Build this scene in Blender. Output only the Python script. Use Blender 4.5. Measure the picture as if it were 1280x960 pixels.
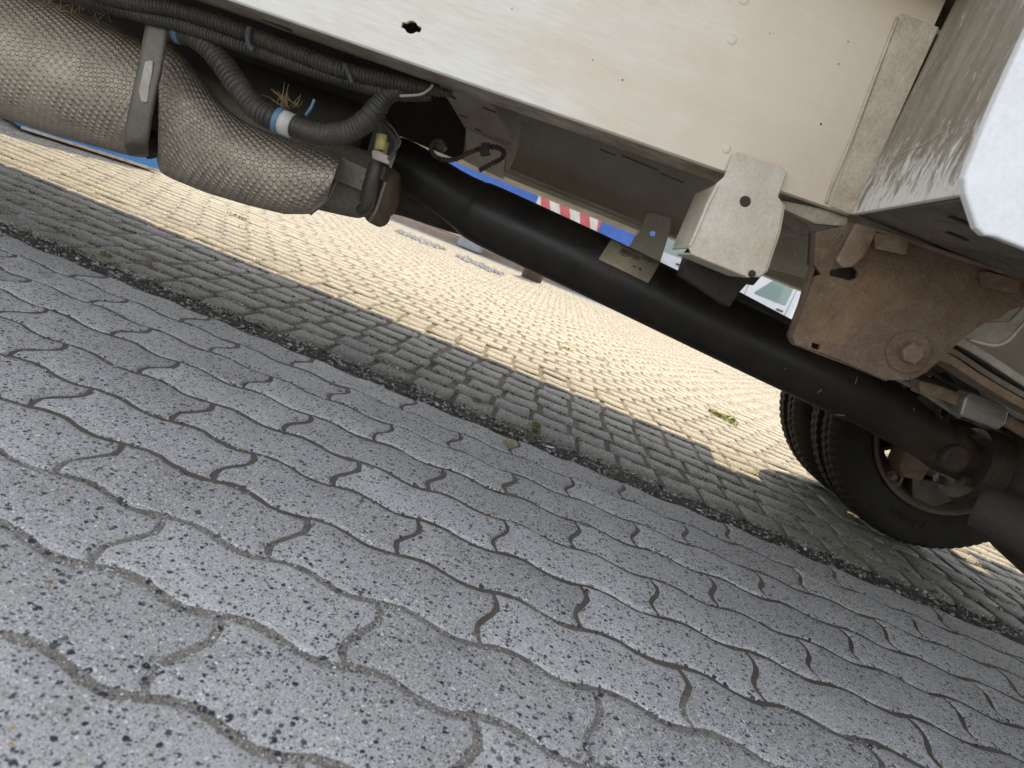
import bpy, bmesh, math, random
from mathutils import Vector, Matrix
R = math.radians
for o in list(bpy.data.objects): bpy.data.objects.remove(o)
sc = bpy.context.scene
col = sc.collection
random.seed(7)

# ---------------------------------------------------------------- camera, sky, sun, exposure
F = 845.0; TH = R(11.4); RO = R(21.9); CAM_H = 0.372
SR, CR, ST, CT = math.sin(RO), math.cos(RO), math.sin(TH), math.cos(TH)
fwd = Vector((0, CT, -ST)); upv = Vector((0, ST, CT)); rgt = Vector((1, 0, 0))
cam_d = bpy.data.cameras.new('camera'); cam = bpy.data.objects.new('camera', cam_d); col.objects.link(cam)
cx = CR*rgt + SR*upv; cy = -SR*rgt + CR*upv; cz = -fwd
cam.matrix_world = Matrix(((cx.x, cy.x, cz.x, 0), (cx.y, cy.y, cz.y, 0), (cx.z, cy.z, cz.z, CAM_H), (0, 0, 0, 1)))
cam_d.sensor_width = 36; cam_d.lens = F/1280*36; cam_d.clip_start = 0.02; cam_d.clip_end = 600
cam_d.dof.use_dof = True; cam_d.dof.focus_distance = 1.15; cam_d.dof.aperture_fstop = 9
sc.camera = cam

SUN_EL, SUN_AZ = 48, 8          # the sun stands beyond the lorry, high
w = bpy.data.worlds.new('World'); sc.world = w; w.use_nodes = True
nt = w.node_tree; bg = nt.nodes['Background']
sky = nt.nodes.new('ShaderNodeTexSky'); sky.sky_type = 'NISHITA'; sky.sun_disc = False
sky.sun_elevation = R(SUN_EL); sky.sun_rotation = R(SUN_AZ); sky.air_density = 1.0; sky.dust_density = .8
sky.ozone_density = 0.6
hsv = nt.nodes.new('ShaderNodeHueSaturation'); hsv.inputs['Saturation'].default_value = .42
tnt = nt.nodes.new('ShaderNodeMix'); tnt.data_type = 'RGBA'; tnt.blend_type = 'MULTIPLY'; tnt.inputs[0].default_value = 1; tnt.inputs[7].default_value = (1.0, .97, .93, 1)
nt.links.new(sky.outputs[0], hsv.inputs['Color']); nt.links.new(hsv.outputs[0], tnt.inputs[6]); nt.links.new(tnt.outputs[2], bg.inputs[0]); bg.inputs[1].default_value = 0.15
sd = bpy.data.lights.new('sun', 'SUN'); sun = bpy.data.objects.new('sun', sd); col.objects.link(sun)
sd.energy = 2.0; sd.angle = R(0.6); sd.color = (1.0, 0.80, 0.48)
sun.rotation_euler = (-R(90-SUN_EL), 0, -R(SUN_AZ))
sc.view_settings.view_transform = 'Standard'; sc.view_settings.look = 'None'
sc.view_settings.exposure = 1.58; sc.view_settings.gamma = 1
sc.render.engine = 'CYCLES'
sc.cycles.max_bounces = 8; sc.cycles.diffuse_bounces = 5

def P(u, v, Y):
    "world point seen at photograph pixel (u,v) on the upright plane Y"
    a, b = u-640, v-480
    x = CR*a + SR*b; y = -SR*a + CR*b
    d = fwd + rgt*(x/F) - upv*(y/F)
    return Vector((0, 0, CAM_H)) + d*(Y/d.y)
def G(u, v, z=0.0):
    "world point seen at pixel (u,v) at height z"
    a, b = u-640, v-480
    x = CR*a + SR*b; y = -SR*a + CR*b
    d = fwd + rgt*(x/F) - upv*(y/F)
    return Vector((0, 0, CAM_H)) + d*((z-CAM_H)/d.z)

# ---------------------------------------------------------------- materials
def nodes(m):
    m.use_nodes = True
    return m.node_tree, m.node_tree.nodes['Principled BSDF']
def N(t, ty, **k):
    n = t.nodes.new(ty)
    for a, b in k.items():
        if a.startswith('i_'): n.inputs[int(a[2:])].default_value = b
        else: setattr(n, a, b)
    return n
def ramp(t, src, stops):
    r = t.nodes.new('ShaderNodeValToRGB'); e = r.color_ramp.elements
    e[0].position, e[0].color = stops[0][0], (*stops[0][1], 1)
    e[1].position, e[1].color = stops[1][0], (*stops[1][1], 1)
    for p, c in stops[2:]:
        x = e.new(p); x.color = (*c, 1)
    t.links.new(src, r.inputs[0]); return r.outputs[0]
def g3(v): return (v, v, v)
def mixc(t, fac, a, b, mode='MIX'):
    m = t.nodes.new('ShaderNodeMix'); m.data_type = 'RGBA'; m.blend_type = mode
    for s, i in ((fac, 0), (a, 6), (b, 7)):
        if isinstance(s, (int, float)): m.inputs[i].default_value = s
        elif isinstance(s, tuple): m.inputs[i].default_value = (*s, 1)
        else: t.links.new(s, m.inputs[i])
    return m.outputs[2]
def noise(t, vec, scale, detail=4, rough=.6, dist=0):
    n = t.nodes.new('ShaderNodeTexNoise'); n.inputs['Scale'].default_value = scale
    n.inputs['Detail'].default_value = detail; n.inputs['Roughness'].default_value = rough
    n.inputs['Distortion'].default_value = dist
    if vec is not None: t.links.new(vec, n.inputs['Vector'])
    return n.outputs['Fac']
def pos(t, scale=None, rot=None):
    g = t.nodes.new('ShaderNodeNewGeometry'); o = g.outputs['Position']
    if scale or rot:
        m = t.nodes.new('ShaderNodeMapping'); t.links.new(o, m.inputs[0])
        if scale: m.inputs['Scale'].default_value = scale
        if rot: m.inputs['Rotation'].default_value = rot
        o = m.outputs[0]
    return o
def bump(t, b, h, strength=.5, dist=.002, prev=None):
    n = t.nodes.new('ShaderNodeBump'); n.inputs['Strength'].default_value = strength
    n.inputs['Distance'].default_value = dist; t.links.new(h, n.inputs['Height'])
    if prev is not None: t.links.new(prev, n.inputs['Normal'])
    if b is not None: t.links.new(n.outputs[0], b.inputs['Normal'])
    return n.outputs[0]

def mat(name, c, rough=.5, metal=0., dirt=None, dirt_amt=.5, scale=12, grain=.3, gscale=300, gdist=.0006, stretch=None, spec=None):
    m = bpy.data.materials.new(name); t, b = nodes(m)
    b.inputs['Roughness'].default_value = rough; b.inputs['Metallic'].default_value = metal
    if spec is not None: b.inputs['Specular IOR Level'].default_value = spec
    p = pos(t, stretch)
    n1 = noise(t, p, scale, 6, .65, .4)
    d = dirt or tuple(x*.6 for x in c)
    mask = ramp(t, n1, [(.5-.22*dirt_amt-.12, g3(0)), (.5+.35-.2*dirt_amt, g3(1))])
    c1 = mixc(t, mask, c, d)
    n2 = noise(t, p, scale*14, 3, .7)
    c2 = mixc(t, .35, c1, ramp(t, n2, [(.3, g3(.25)), (.7, g3(.9))]), 'SOFT_LIGHT')
    t.links.new(c2, b.inputs['Base Color'])
    t.links.new(ramp(t, n1, [(.3, g3(rough*.8)), (.75, g3(min(1, rough*1.3)))]), b.inputs['Roughness'])
    if grain: bump(t, b, noise(t, pos(t), gscale, 3, .7), grain, gdist)
    return m

def dusted(m, col_, x0, x1, amt=.8):
    "road dust thrown up by the rear wheels: thicker towards +x"
    t = m.node_tree; b = t.nodes['Principled BSDF']; src = b.inputs['Base Color'].links[0].from_socket
    p = pos(t); sp = t.nodes.new('ShaderNodeSeparateXYZ'); t.links.new(p, sp.inputs[0])
    mr = t.nodes.new('ShaderNodeMapRange'); mr.inputs[1].default_value = x0; mr.inputs[2].default_value = x1; t.links.new(sp.outputs[0], mr.inputs[0])
    n = noise(t, p, 7, 6, .65, .5); a = N(t, 'ShaderNodeMath', operation='ADD'); t.links.new(mr.outputs[0], a.inputs[0]); t.links.new(n, a.inputs[1])
    f = ramp(t, a.outputs[0], [(.55, g3(0)), (1.25/1.0 if 0 else 1.0, g3(amt))])
    t.links.new(mixc(t, f, src, col_), b.inputs['Base Color'])
def flaked(m, zlo, zhi):
    t = m.node_tree; b = t.nodes['Principled BSDF']; src = b.inputs['Base Color'].links[0].from_socket
    p = pos(t, (1, 1.6, .5)); g = pos(t); sp = t.nodes.new('ShaderNodeSeparateXYZ'); t.links.new(g, sp.inputs[0])
    mr = t.nodes.new('ShaderNodeMapRange'); mr.inputs[1].default_value = zlo; mr.inputs[2].default_value = zhi; mr.inputs[3].default_value = .24; mr.inputs[4].default_value = 0; t.links.new(sp.outputs[2], mr.inputs[0])
    n = noise(t, p, 75, 7, .75, .8); a = N(t, 'ShaderNodeMath', operation='ADD'); t.links.new(mr.outputs[0], a.inputs[0]); t.links.new(n, a.inputs[1])
    t.links.new(mixc(t, ramp(t, a.outputs[0], [(.57, g3(0)), (.68, g3(.9))]), src, (.72, .70, .64)), b.inputs['Base Color'])
def speckled(m, cols):
    t = m.node_tree; b = t.nodes['Principled BSDF']; src = b.inputs['Base Color'].links[0].from_socket; p = pos(t)
    for k, (sc_, lo, hi, c) in enumerate(cols):
        n = noise(t, p, sc_, 6, .8, .6+k); src = mixc(t, ramp(t, n, [(lo, g3(0)), (hi, g3(.75))]), src, c)
    t.links.new(src, b.inputs['Base Color'])
def paver_mat(name, base, tint_spread=.27):
    m = bpy.data.materials.new(name); t, b = nodes(m)
    p = pos(t)
    big = noise(t, p, 3.5, 5, .6)
    mid = noise(t, p, 45, 5, .7)
    fine = noise(t, p, 900, 2, .6)
    c = mixc(t, ramp(t, big, [(.35, g3(0)), (.68, g3(1))]), base, tuple(x*.74 for x in base))
    c = mixc(t, ramp(t, mid, [(.5, g3(0)), (.8, g3(.7))]), c, (base[0]*.72, base[1]*.66, base[2]*.58))
    c = mixc(t, .9, c, ramp(t, fine, [(.35, g3(.1)), (.65, g3(.92))]), 'SOFT_LIGHT')
    c = mixc(t, .7, c, ramp(t, noise(t, p, 420, 3, .7), [(.35, g3(.25)), (.65, g3(.8))]), 'SOFT_LIGHT')
    oi = t.nodes.new('ShaderNodeObjectInfo')
    c = mixc(t, .5, c, ramp(t, oi.outputs['Random'], [(0, g3(.5-tint_spread)), (1, g3(.5+tint_spread))]), 'SOFT_LIGHT')
    st = noise(t, pos(t, (1, 1.3, 1)), 5.5, 5, .6, 1.5)
    c = mixc(t, ramp(t, st, [(.62, g3(0)), (.70, g3(.30))]), c, (.10, .09, .08))
    st2 = noise(t, p, 22, 3, .5, .5)
    c = mixc(t, ramp(t, st2, [(.70, g3(0)), (.74, g3(.35))]), c, (.09, .085, .08))
    # aggregate: angular stones of several sizes cast into the concrete
    wob = t.nodes.new('ShaderNodeTexNoise'); wob.inputs['Scale'].default_value = 260; t.links.new(p, wob.inputs['Vector'])
    va = t.nodes.new('ShaderNodeVectorMath'); va.operation = 'MULTIPLY_ADD'
    t.links.new(wob.outputs['Color'], va.inputs[0]); va.inputs[1].default_value = (.0028,)*3; t.links.new(p, va.inputs[2])
    hs = None
    for sc_, thr, frac, cols in ((150, .44, .24, [(0, (.022, .027, .034)), (.55, (.07, .08, .085)), (.8, (.16, .15, .13)), (.92, (.30, .13, .08)), (.96, (.62, .58, .5))]),
                                 (300, .42, .30, [(0, (.05, .055, .06)), (.5, (.13, .13, .13)), (.7, (.5, .5, .48)), (.88, (.75, .75, .72)), (.97, (.45, .33, .16))]),
                                 (580, .46, .38, [(0, (.06, .065, .07)), (.4, (.2, .2, .2)), (.62, (.62, .62, .6)), (.9, (.85, .85, .82))])):
        v = t.nodes.new('ShaderNodeTexVoronoi'); v.inputs['Scale'].default_value = sc_; t.links.new(va.outputs[0], v.inputs['Vector'])
        sep = t.nodes.new('ShaderNodeSeparateColor'); t.links.new(v.outputs['Color'], sep.inputs[0])
        m1 = N(t, 'ShaderNodeMath', operation='LESS_THAN'); t.links.new(sep.outputs[0], m1.inputs[0]); m1.inputs[1].default_value = frac
        th = N(t, 'ShaderNodeMath', operation='MULTIPLY_ADD'); t.links.new(sep.outputs[2], th.inputs[0]); th.inputs[1].default_value = thr*.7; th.inputs[2].default_value = thr*.55
        m2 = N(t, 'ShaderNodeMath', operation='LESS_THAN'); t.links.new(v.outputs['Distance'], m2.inputs[0]); t.links.new(th.outputs[0], m2.inputs[1])
        mm = N(t, 'ShaderNodeMath', operation='MULTIPLY'); t.links.new(m1.outputs[0], mm.inputs[0]); t.links.new(m2.outputs[0], mm.inputs[1])
        r = ramp(t, sep.outputs[1], cols)
        for n in t.nodes:
            if n.type == 'VALTORGB' and n.outputs[0] == r: n.color_ramp.interpolation = 'CONSTANT'
        c = mixc(t, mm.outputs[0], c, r)
    t.links.new(c, b.inputs['Base Color'])
    b.inputs['Roughness'].default_value = .72
    h = bump(t, None, mid, .5, .004)
    h = bump(t, None, noise(t, p, 380, 3, .7), .8, .0012, h)
    bump(t, b, fine, .6, .0006, h)
    return m

M = {}
M['paver'] = paver_mat('wavy_paver_concrete', (.50, .485, .465))
M['cobble'] = paver_mat('cobble_concrete', (.245, .225, .18), .2)
M['joint'] = mat('joint_dirt', (.085, .07, .055), .95, dirt=(.035, .028, .022), scale=30, grain=1, gscale=500, gdist=.003)
M['joint_edge'] = mat('worn_edge', (.20, .18, .16), .9, dirt=(.075, .06, .048), dirt_amt=.8, scale=26, grain=1, gscale=500, gdist=.002)
M['frame'] = mat('dusty_white_frame_paint', (.74, .715, .66), .42, dirt=(.66, .58, .46), dirt_amt=.7, scale=5, grain=.5, gscale=60, gdist=.0012, stretch=(.35, 1, 3))
_=0
dusted(M['frame'], (.64, .52, .38), -.25, .55)
speckled(M['frame'], [(4.5, .60, .78, (.55, .45, .32)), (30, .66, .80, (.42, .33, .23)), (300, .70, .76, (.40, .30, .20))])
M['frame_mid'] = mat('stained_frame_paint', (.66, .58, .46), .5, dirt=(.42, .34, .24), dirt_amt=1.0, scale=18, grain=1, gscale=90, gdist=.002)
M['frame_dirty'] = mat('grimy_frame_paint', (.52, .46, .37), .6, dirt=(.22, .175, .12), dirt_amt=1.0, scale=22, grain=.8, gscale=160, gdist=.002)
M['frame_far'] = mat('inner_frame_paint', (.76, .73, .63), .55, dirt=(.60, .54, .43), dirt_amt=.6, scale=9)
M['bracket'] = mat('pale_bracket_paint', (.68, .62, .52), .5, dirt=(.46, .38, .28), dirt_amt=.7, scale=16, grain=.5, gscale=200, gdist=.001)
M['rust'] = mat('rusty_steel', (.19, .135, .092), .85, dirt=(.12, .078, .05), dirt_amt=1.1, scale=26, grain=1, gscale=260, gdist=.003)
speckled(M['rust'], [(9, .5, .75, (.29, .18, .08)), (18, .58, .7, (.16, .085, .045)), (70, .55, .72, (.32, .21, .13)), (120, .54, .66, (.06, .04, .03)), (45, .62, .72, (.42, .34, .26)), (260, .6, .7, (.46, .38, .30))])
M['steel_rust'] = mat('worn_bolt', (.22, .15, .10), .7, dirt=(.14, .08, .045), dirt_amt=1, scale=60, grain=1, gscale=200, gdist=.002)
M['rust_edge'] = mat('rust_edge', (.25, .185, .125), .8, dirt=(.13, .07, .035), scale=40, grain=1, gscale=300, gdist=.002)
M['rust_dark'] = mat('oily_rust', (.095, .056, .031), .6, dirt=(.02, .015, .011), dirt_amt=1, scale=20, grain=1, gscale=200, gdist=.002)
M['rust_rim'] = mat('rusty_rim', (.095, .06, .038), .6, dirt=(.05, .035, .025), dirt_amt=.8, scale=20, grain=1, gscale=200, gdist=.002)
M['shaft'] = mat('black_satin_paint', (.013, .012, .011), .42, dirt=(.035, .028, .022), dirt_amt=.25, scale=14, grain=.3, gscale=400, gdist=.0006, spec=.35)
M['rubber'] = mat('tyre_rubber', (.012, .0115, .011), .8, dirt=(.032, .027, .022), dirt_amt=.6, scale=10, grain=.5, gscale=300, gdist=.001, spec=.15)
M['hose'] = mat('black_plastic_conduit', (.022, .021, .019), .5, dirt=(.07, .058, .042), dirt_amt=.6, scale=14)
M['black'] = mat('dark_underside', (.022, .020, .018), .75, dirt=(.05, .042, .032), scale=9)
M['under'] = mat('brown_underside', (.21, .175, .13), .8, dirt=(.085, .068, .05), scale=14, grain=.8, gscale=180, gdist=.002)
M['steel'] = mat('dusty_steel', (.42, .385, .32), .55, 0, dirt=(.22, .19, .15), scale=16)
M['alu'] = mat('dull_aluminium', (.36, .34, .31), .45, .6, dirt=(.18, .16, .13), scale=20, stretch=(1, 1, 6))
M['strap'] = mat('dark_strap_steel', (.085, .078, .066), .5, .3, dirt=(.17, .145, .11), scale=16, grain=.6)
M['yellow'] = mat('yellow_plastic', (.50, .42, .16), .5)
M['white_tape'] = mat('white_tape', (.55, .53, .48), .6, scale=60)
M['blue_tape'] = mat('blue_tape', (.12, .22, .34), .5, scale=60)
M['label'] = mat('beige_label', (.46, .41, .30), .45, dirt=(.33, .28, .19), dirt_amt=.8, scale=20)
M['ink'] = mat('label_ink', (.05, .045, .035), .6, grain=0)
M['panel_white'] = mat('white_body_panel', (.80, .80, .81), .3, dirt=(.70, .69, .68), dirt_amt=.3, scale=14, grain=.3, gscale=200)
M['blue'] = mat('blue_paint', (.03, .13, .52), .35, dirt=(.02, .09, .36), scale=3)
M['skip'] = mat('blue_skip_paint', (.045, .24, .62), .4, dirt=(.03, .15, .42), dirt_amt=.8, scale=7)
M['chip'] = mat('bare_scraped_metal', (.55, .52, .45), .6, dirt=(.3, .18, .1), scale=30)
M['white_car'] = mat('white_car_paint', (.74, .77, .81), .25, dirt=(.6, .64, .7), scale=1.5, grain=0)
M['red'] = mat('red_reflective', (.62, .11, .13), .4, grain=0)
M['stripe_white'] = mat('white_reflective', (.75, .72, .66), .4, grain=0)
M['grey_plastic'] = mat('dark_grey_plastic', (.06, .06, .065), .6)
M['concrete'] = mat('block_concrete', (.33, .35, .39), .8, dirt=(.24, .25, .27), scale=20, grain=.8)
M['post'] = mat('brown_post', (.15, .11, .075), .8, dirt=(.07, .05, .035), scale=14, grain=1, gscale=90, gdist=.004, stretch=(1, 1, .2))
M['kerb'] = mat('kerb_stone', (.34, .30, .27), .85, dirt=(.30, .20, .14), dirt_amt=.8, scale=8, grain=.8)
M['earth'] = mat('reddish_earth', (.26, .18, .12), .95, dirt=(.15, .11, .07), scale=12, grain=1, gscale=60, gdist=.01)
M['grate'] = mat('galvanised_grating', (.62, .63, .65), .6, .0)
M['leaf'] = mat('weed_leaf', (.20, .23, .07), .6, dirt=(.11, .13, .04), scale=60, grain=0)
M['sunleaf'] = mat('sunlit_weed_leaf', (.36, .40, .10), .6, dirt=(.25, .32, .07), scale=60, grain=0)  # lighter copy of the weed leaf, sunlight put into the colour
M['dry'] = mat('dry_grass', (.34, .25, .12), .8, scale=60, grain=0)
M['moss'] = mat('moss', (.10, .12, .03), .9, dirt=(.09, .05, .025), scale=60, grain=1)
M['tree_leaf'] = mat('tree_leaf', (.07, .12, .03), .6, dirt=(.10, .16, .04), scale=5, grain=0)
M['bark'] = mat('bark', (.10, .075, .05), .9, scale=10, grain=1, gscale=40, gdist=.01)
M['scrap'] = mat('paper_scrap', (.75, .74, .7), .7)
gm = bpy.data.materials.new('window_glass'); t_, b_ = nodes(gm); b_.inputs['Base Color'].default_value = (.10, .20, .20, 1)
b_.inputs['Roughness'].default_value = .05; b_.inputs['Specular IOR Level'].default_value = .9; M['glass'] = gm

def pebble_mat():
    m = bpy.data.materials.new('grit'); t, b = nodes(m)
    v = t.nodes.new('ShaderNodeTexVoronoi'); v.inputs['Scale'].default_value = 130; t.links.new(pos(t), v.inputs['Vector'])
    s = t.nodes.new('ShaderNodeSeparateColor'); t.links.new(v.outputs['Color'], s.inputs[0])
    c = ramp(t, s.outputs[0], [(0, (.05, .04, .03)), (.35, (.10, .08, .065)), (.6, (.19, .17, .155)), (.85, (.33, .32, .30)), (1, (.55, .54, .52))])
    t.links.new(c, b.inputs['Base Color']); b.inputs['Roughness'].default_value = .8
    return m
M['pebble'] = pebble_mat()

def shield_mat(name, base, dark, pitch=.0135):
    m = bpy.data.materials.new(name); t, b = nodes(m)
    uv = t.nodes.new('ShaderNodeUVMap'); sp = t.nodes.new('ShaderNodeSeparateXYZ')
    mp = t.nodes.new('ShaderNodeMapping'); mp.inputs['Rotation'].default_value = (0, 0, R(18))
    t.links.new(uv.outputs[0], mp.inputs[0]); t.links.new(mp.outputs[0], sp.inputs[0])
    sins = []
    for k in (0, 1):
        a = N(t, 'ShaderNodeMath', operation='MULTIPLY'); t.links.new(sp.outputs[k], a.inputs[0]); a.inputs[1].default_value = 2*math.pi/pitch
        s = N(t, 'ShaderNodeMath', operation='SINE'); t.links.new(a.outputs[0], s.inputs[0]); sins.append(s.outputs[0])
    mu = N(t, 'ShaderNodeMath', operation='MULTIPLY'); t.links.new(sins[0], mu.inputs[0]); t.links.new(sins[1], mu.inputs[1])
    ha = N(t, 'ShaderNodeMath', operation='MULTIPLY_ADD'); t.links.new(mu.outputs[0], ha.inputs[0]); ha.inputs[1].default_value = .5; ha.inputs[2].default_value = .5
    p = pos(t)
    n1 = noise(t, p, 11, 6, .7, .6); n2 = noise(t, p, 130, 4, .7); n3 = noise(t, p, 30, 5, .7)
    c = mixc(t, ramp(t, n1, [(.42, g3(0)), (.72, g3(1))]), base, dark)
    c = mixc(t, ramp(t, n3, [(.6, g3(0)), (.75, g3(.6))]), c, tuple(x*.4 for x in dark))
    # the raised dots are coloured lighter than the sheet between them
    c = mixc(t, ramp(t, ha.outputs[0], [(.6, g3(0)), (.85, g3(.38))]), c, (.50, .43, .34))
    c = mixc(t, .5, c, ramp(t, n2, [(.3, g3(.25)), (.7, g3(.85))]), 'SOFT_LIGHT')
    t.links.new(c, b.inputs['Base Color'])
    b.inputs['Metallic'].default_value = .35; b.inputs['Roughness'].default_value = .5
    flat = N(t, 'ShaderNodeMath', operation='MULTIPLY'); t.links.new(ha.outputs[0], flat.inputs[0]); t.links.new(ramp(t, noise(t, p, 6, 3, .5), [(.30, g3(.15)), (.5, g3(1))]), flat.inputs[1])
    h = bump(t, None, ramp(t, flat.outputs[0], [(.42, g3(0)), (.85, g3(1))]), 1, .0022)
    bump(t, b, n2, .5, .0012, h)
    return m
M['shield'] = shield_mat('embossed_heat_shield', (.36, .305, .235), (.22, .18, .14))
M['can'] = mat('filter_canister_steel', (.24, .21, .165), .55, .3, dirt=(.13, .11, .085), scale=10)

# ---------------------------------------------------------------- builders
def link(name, me, m=None, parent=None):
    o = bpy.data.objects.new(name, me); col.objects.link(o)
    if m is not None and me is not None: me.materials.append(m)
    if parent is not None: o.parent = parent
    return o
def bm_obj(name, bm, m=None, parent=None, smooth=False, mods=()):
    bmesh.ops.recalc_face_normals(bm, faces=bm.faces[:])
    me = bpy.data.meshes.new(name); bm.to_mesh(me); bm.free()
    if smooth:
        for f in me.polygons: f.use_smooth = True
    o = link(name, me, m, parent)
    return o
def bevel(o, wd=.002, seg=2, ang=35):
    b = o.modifiers.new('bevel', 'BEVEL'); b.width = wd; b.segments = seg; b.limit_method = 'ANGLE'; b.angle_limit = R(ang)
    return o
def wsmooth(o):
    for f in o.data.polygons: f.use_smooth = True
    try:
        e = o.modifiers.new('wn', 'WEIGHTED_NORMAL'); e.keep_sharp = True
    except Exception: pass
    return o
def empty(name, loc=(0, 0, 0)):
    o = bpy.data.objects.new(name, None); o.location = loc; col.objects.link(o); o.empty_display_size = .1; return o
def tag(o, label=None, cat=None, group=None, kind=None):
    if label: o['label'] = label
    if cat: o['category'] = cat
    if group: o['group'] = group
    if kind: o['kind'] = kind
    return o
def part(o, label): o['label'] = label; return o

def round_poly(pts, r, n=4):
    "round the corners of a 2-D polygon; r one number or a list"
    out = []; L = len(pts)
    for i, p in enumerate(pts):
        rr = r[i] if isinstance(r, (list, tuple)) else r
        a = Vector(pts[i-1]); b = Vector(p); c = Vector(pts[(i+1) % L])
        if rr <= 0: out.append(tuple(b)); continue
        da = (a-b); dc = (c-b); ra = min(rr, da.length*.45); rc = min(rr, dc.length*.45)
        s = b+da.normalized()*ra; e = b+dc.normalized()*rc
        for k in range(n+1):
            t = k/n; out.append(tuple((1-t)**2*s+2*(1-t)*t*b+t*t*e))
    return out
def circ(u, v, r, n=14, ry=None):
    ry = ry or r
    return [(u+r*math.cos(2*math.pi*k/n), v+ry*math.sin(2*math.pi*k/n)) for k in range(n)]
def slab(name, loops, off, m, parent=None, bev=.0015):
    "3-D loops (outer first, then holes) in one plane, given thickness by the vector off"
    bm = bmesh.new(); edges = []
    for lp in loops:
        vs = [bm.verts.new(p) for p in lp]
        edges += [bm.edges.new((vs[i], vs[(i+1) % len(vs)])) for i in range(len(vs))]
    if len(loops) == 1: bm.faces.new(vs)
    else: bmesh.ops.triangle_fill(bm, use_beauty=True, use_dissolve=False, edges=edges)
    r = bmesh.ops.extrude_face_region(bm, geom=bm.faces[:])
    for e in r['geom']:
        if isinstance(e, bmesh.types.BMVert): e.co += Vector(off)
    o = bm_obj(name, bm, m, parent)
    if bev: bevel(o, bev)
    return o
def plate(name, px, D, thick, m, parent=None, holes=(), bev=.0015, rnd=0):
    if rnd: px = round_poly(px, rnd)
    loops = [[P(u, v, D) for u, v in lp] for lp in [px]+list(holes)]
    return slab(name, loops, (0, thick, 0), m, parent, bev)
def hull(name, quads, m, parent=None, bev=.002):
    "solid between a front loop and a back loop of equal length (3-D points)"
    a, b = quads; bm = bmesh.new()
    va = [bm.verts.new(p) for p in a]; vb = [bm.verts.new(p) for p in b]; n = len(a)
    bm.faces.new(va); bm.faces.new(vb)
    for i in range(n): bm.faces.new((va[i], va[(i+1) % n], vb[(i+1) % n], vb[i]))
    o = bm_obj(name, bm, m, parent)
    if bev: bevel(o, bev)
    return o
def box(name, x0, x1, y0, y1, z0, z1, m, parent=None, bev=.003):
    o = hull(name, ([(x0, y0, z0), (x1, y0, z0), (x1, y0, z1), (x0, y0, z1)], [(x0, y1, z0), (x1, y1, z0), (x1, y1, z1), (x0, y1, z1)]), m, parent, bev)
    return o
def catmull(pts, n):
    out = []; L = len(pts)
    for i in range(L-1):
        p0, p1, p2, p3 = pts[max(i-1, 0)], pts[i], pts[i+1], pts[min(i+2, L-1)]
        for k in range(n):
            t = k/n
            out.append(.5*((2*p1)+(p2-p0)*t+(2*p0-5*p1+4*p2-p3)*t*t+(3*p1-p0-3*p2+p3)*t**3))
    out.append(pts[-1]); return out
def tube_bm(bm, pts, radii, seg=16, cap=True):
    pts = [Vector(p) for p in pts]; n = len(pts); rings = []; T0 = (pts[1]-pts[0]).normalized()
    ref = Vector((0, 0, 1)) if abs(T0.z) < .9 else Vector((1, 0, 0)); nx = T0.cross(ref).normalized()
    for i in range(n):
        T = (pts[min(i+1, n-1)]-pts[max(i-1, 0)]).normalized()
        nx = (nx-T*nx.dot(T)).normalized(); ny = T.cross(nx); r = radii[i]
        rings.append([bm.verts.new(pts[i]+nx*r*math.cos(2*math.pi*k/seg)+ny*r*math.sin(2*math.pi*k/seg)) for k in range(seg)])
    for i in range(n-1):
        for k in range(seg): bm.faces.new((rings[i][k], rings[i][(k+1) % seg], rings[i+1][(k+1) % seg], rings[i+1][k]))
    if cap: bm.faces.new(rings[0]); bm.faces.new(rings[-1])
def tube(name, pts, r, m, parent=None, seg=16, sm=6, corr=None, smooth=True):
    pts = [Vector(p) for p in pts]
    rr = r if isinstance(r, (list, tuple)) else [r]*len(pts)
    if sm > 1 and len(pts) > 2:
        c = catmull(pts, sm); rv = catmull([Vector((x, 0, 0)) for x in rr], sm); rr = [v.x for v in rv]; pts = c
    if corr:
        pitch, depth = corr      # ribs of a corrugated conduit
        out = []; ro = []; s = 0
        for i in range(len(pts)-1):
            L = (pts[i+1]-pts[i]).length; k = max(1, int(L/(pitch/4)))
            for j in range(k):
                t = j/k; out.append(pts[i].lerp(pts[i+1], t)); ro.append((rr[i]*(1-t)+rr[i+1]*t)-(depth if math.sin(2*math.pi*(s+L*t)/pitch) < 0 else 0))
            s += L
        pts, rr = out, ro
    bm = bmesh.new(); tube_bm(bm, pts, rr, seg)
    o = bm_obj(name, bm, m, parent, smooth)
    return o
def lathe_bm(bm, prof, c, seg=64, axis='Y', skip=None, closed=False):
    "prof: list of (r, along)"
    rings = []
    for (r, a) in prof:
        ring = []
        for k in range(seg):
            t = 2*math.pi*k/seg; x, z = r*math.cos(t), r*math.sin(t)
            ring.append(bm.verts.new(Vector(c)+(Vector((x, a, z)) if axis == 'Y' else Vector((a, x, z)) if axis == 'X' else Vector((x, z, a)))))
        rings.append(ring)
    n = len(prof)
    for i in range(n if closed else n-1):
        for k in range(seg):
            if skip and skip(i, k): continue
            j = (i+1) % n
            bm.faces.new((rings[i][k], rings[i][(k+1) % seg], rings[j][(k+1) % seg], rings[j][k]))
    return rings
def lathe(name, prof, c, m, parent=None, seg=48, axis='Y', cap=True, smooth=False, skip=None, closed=False):
    bm = bmesh.new(); r = lathe_bm(bm, prof, c, seg, axis, skip, closed)
    if cap and not closed: bm.faces.new(r[0]); bm.faces.new(r[-1])
    return bm_obj(name, bm, m, parent, smooth)
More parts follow.
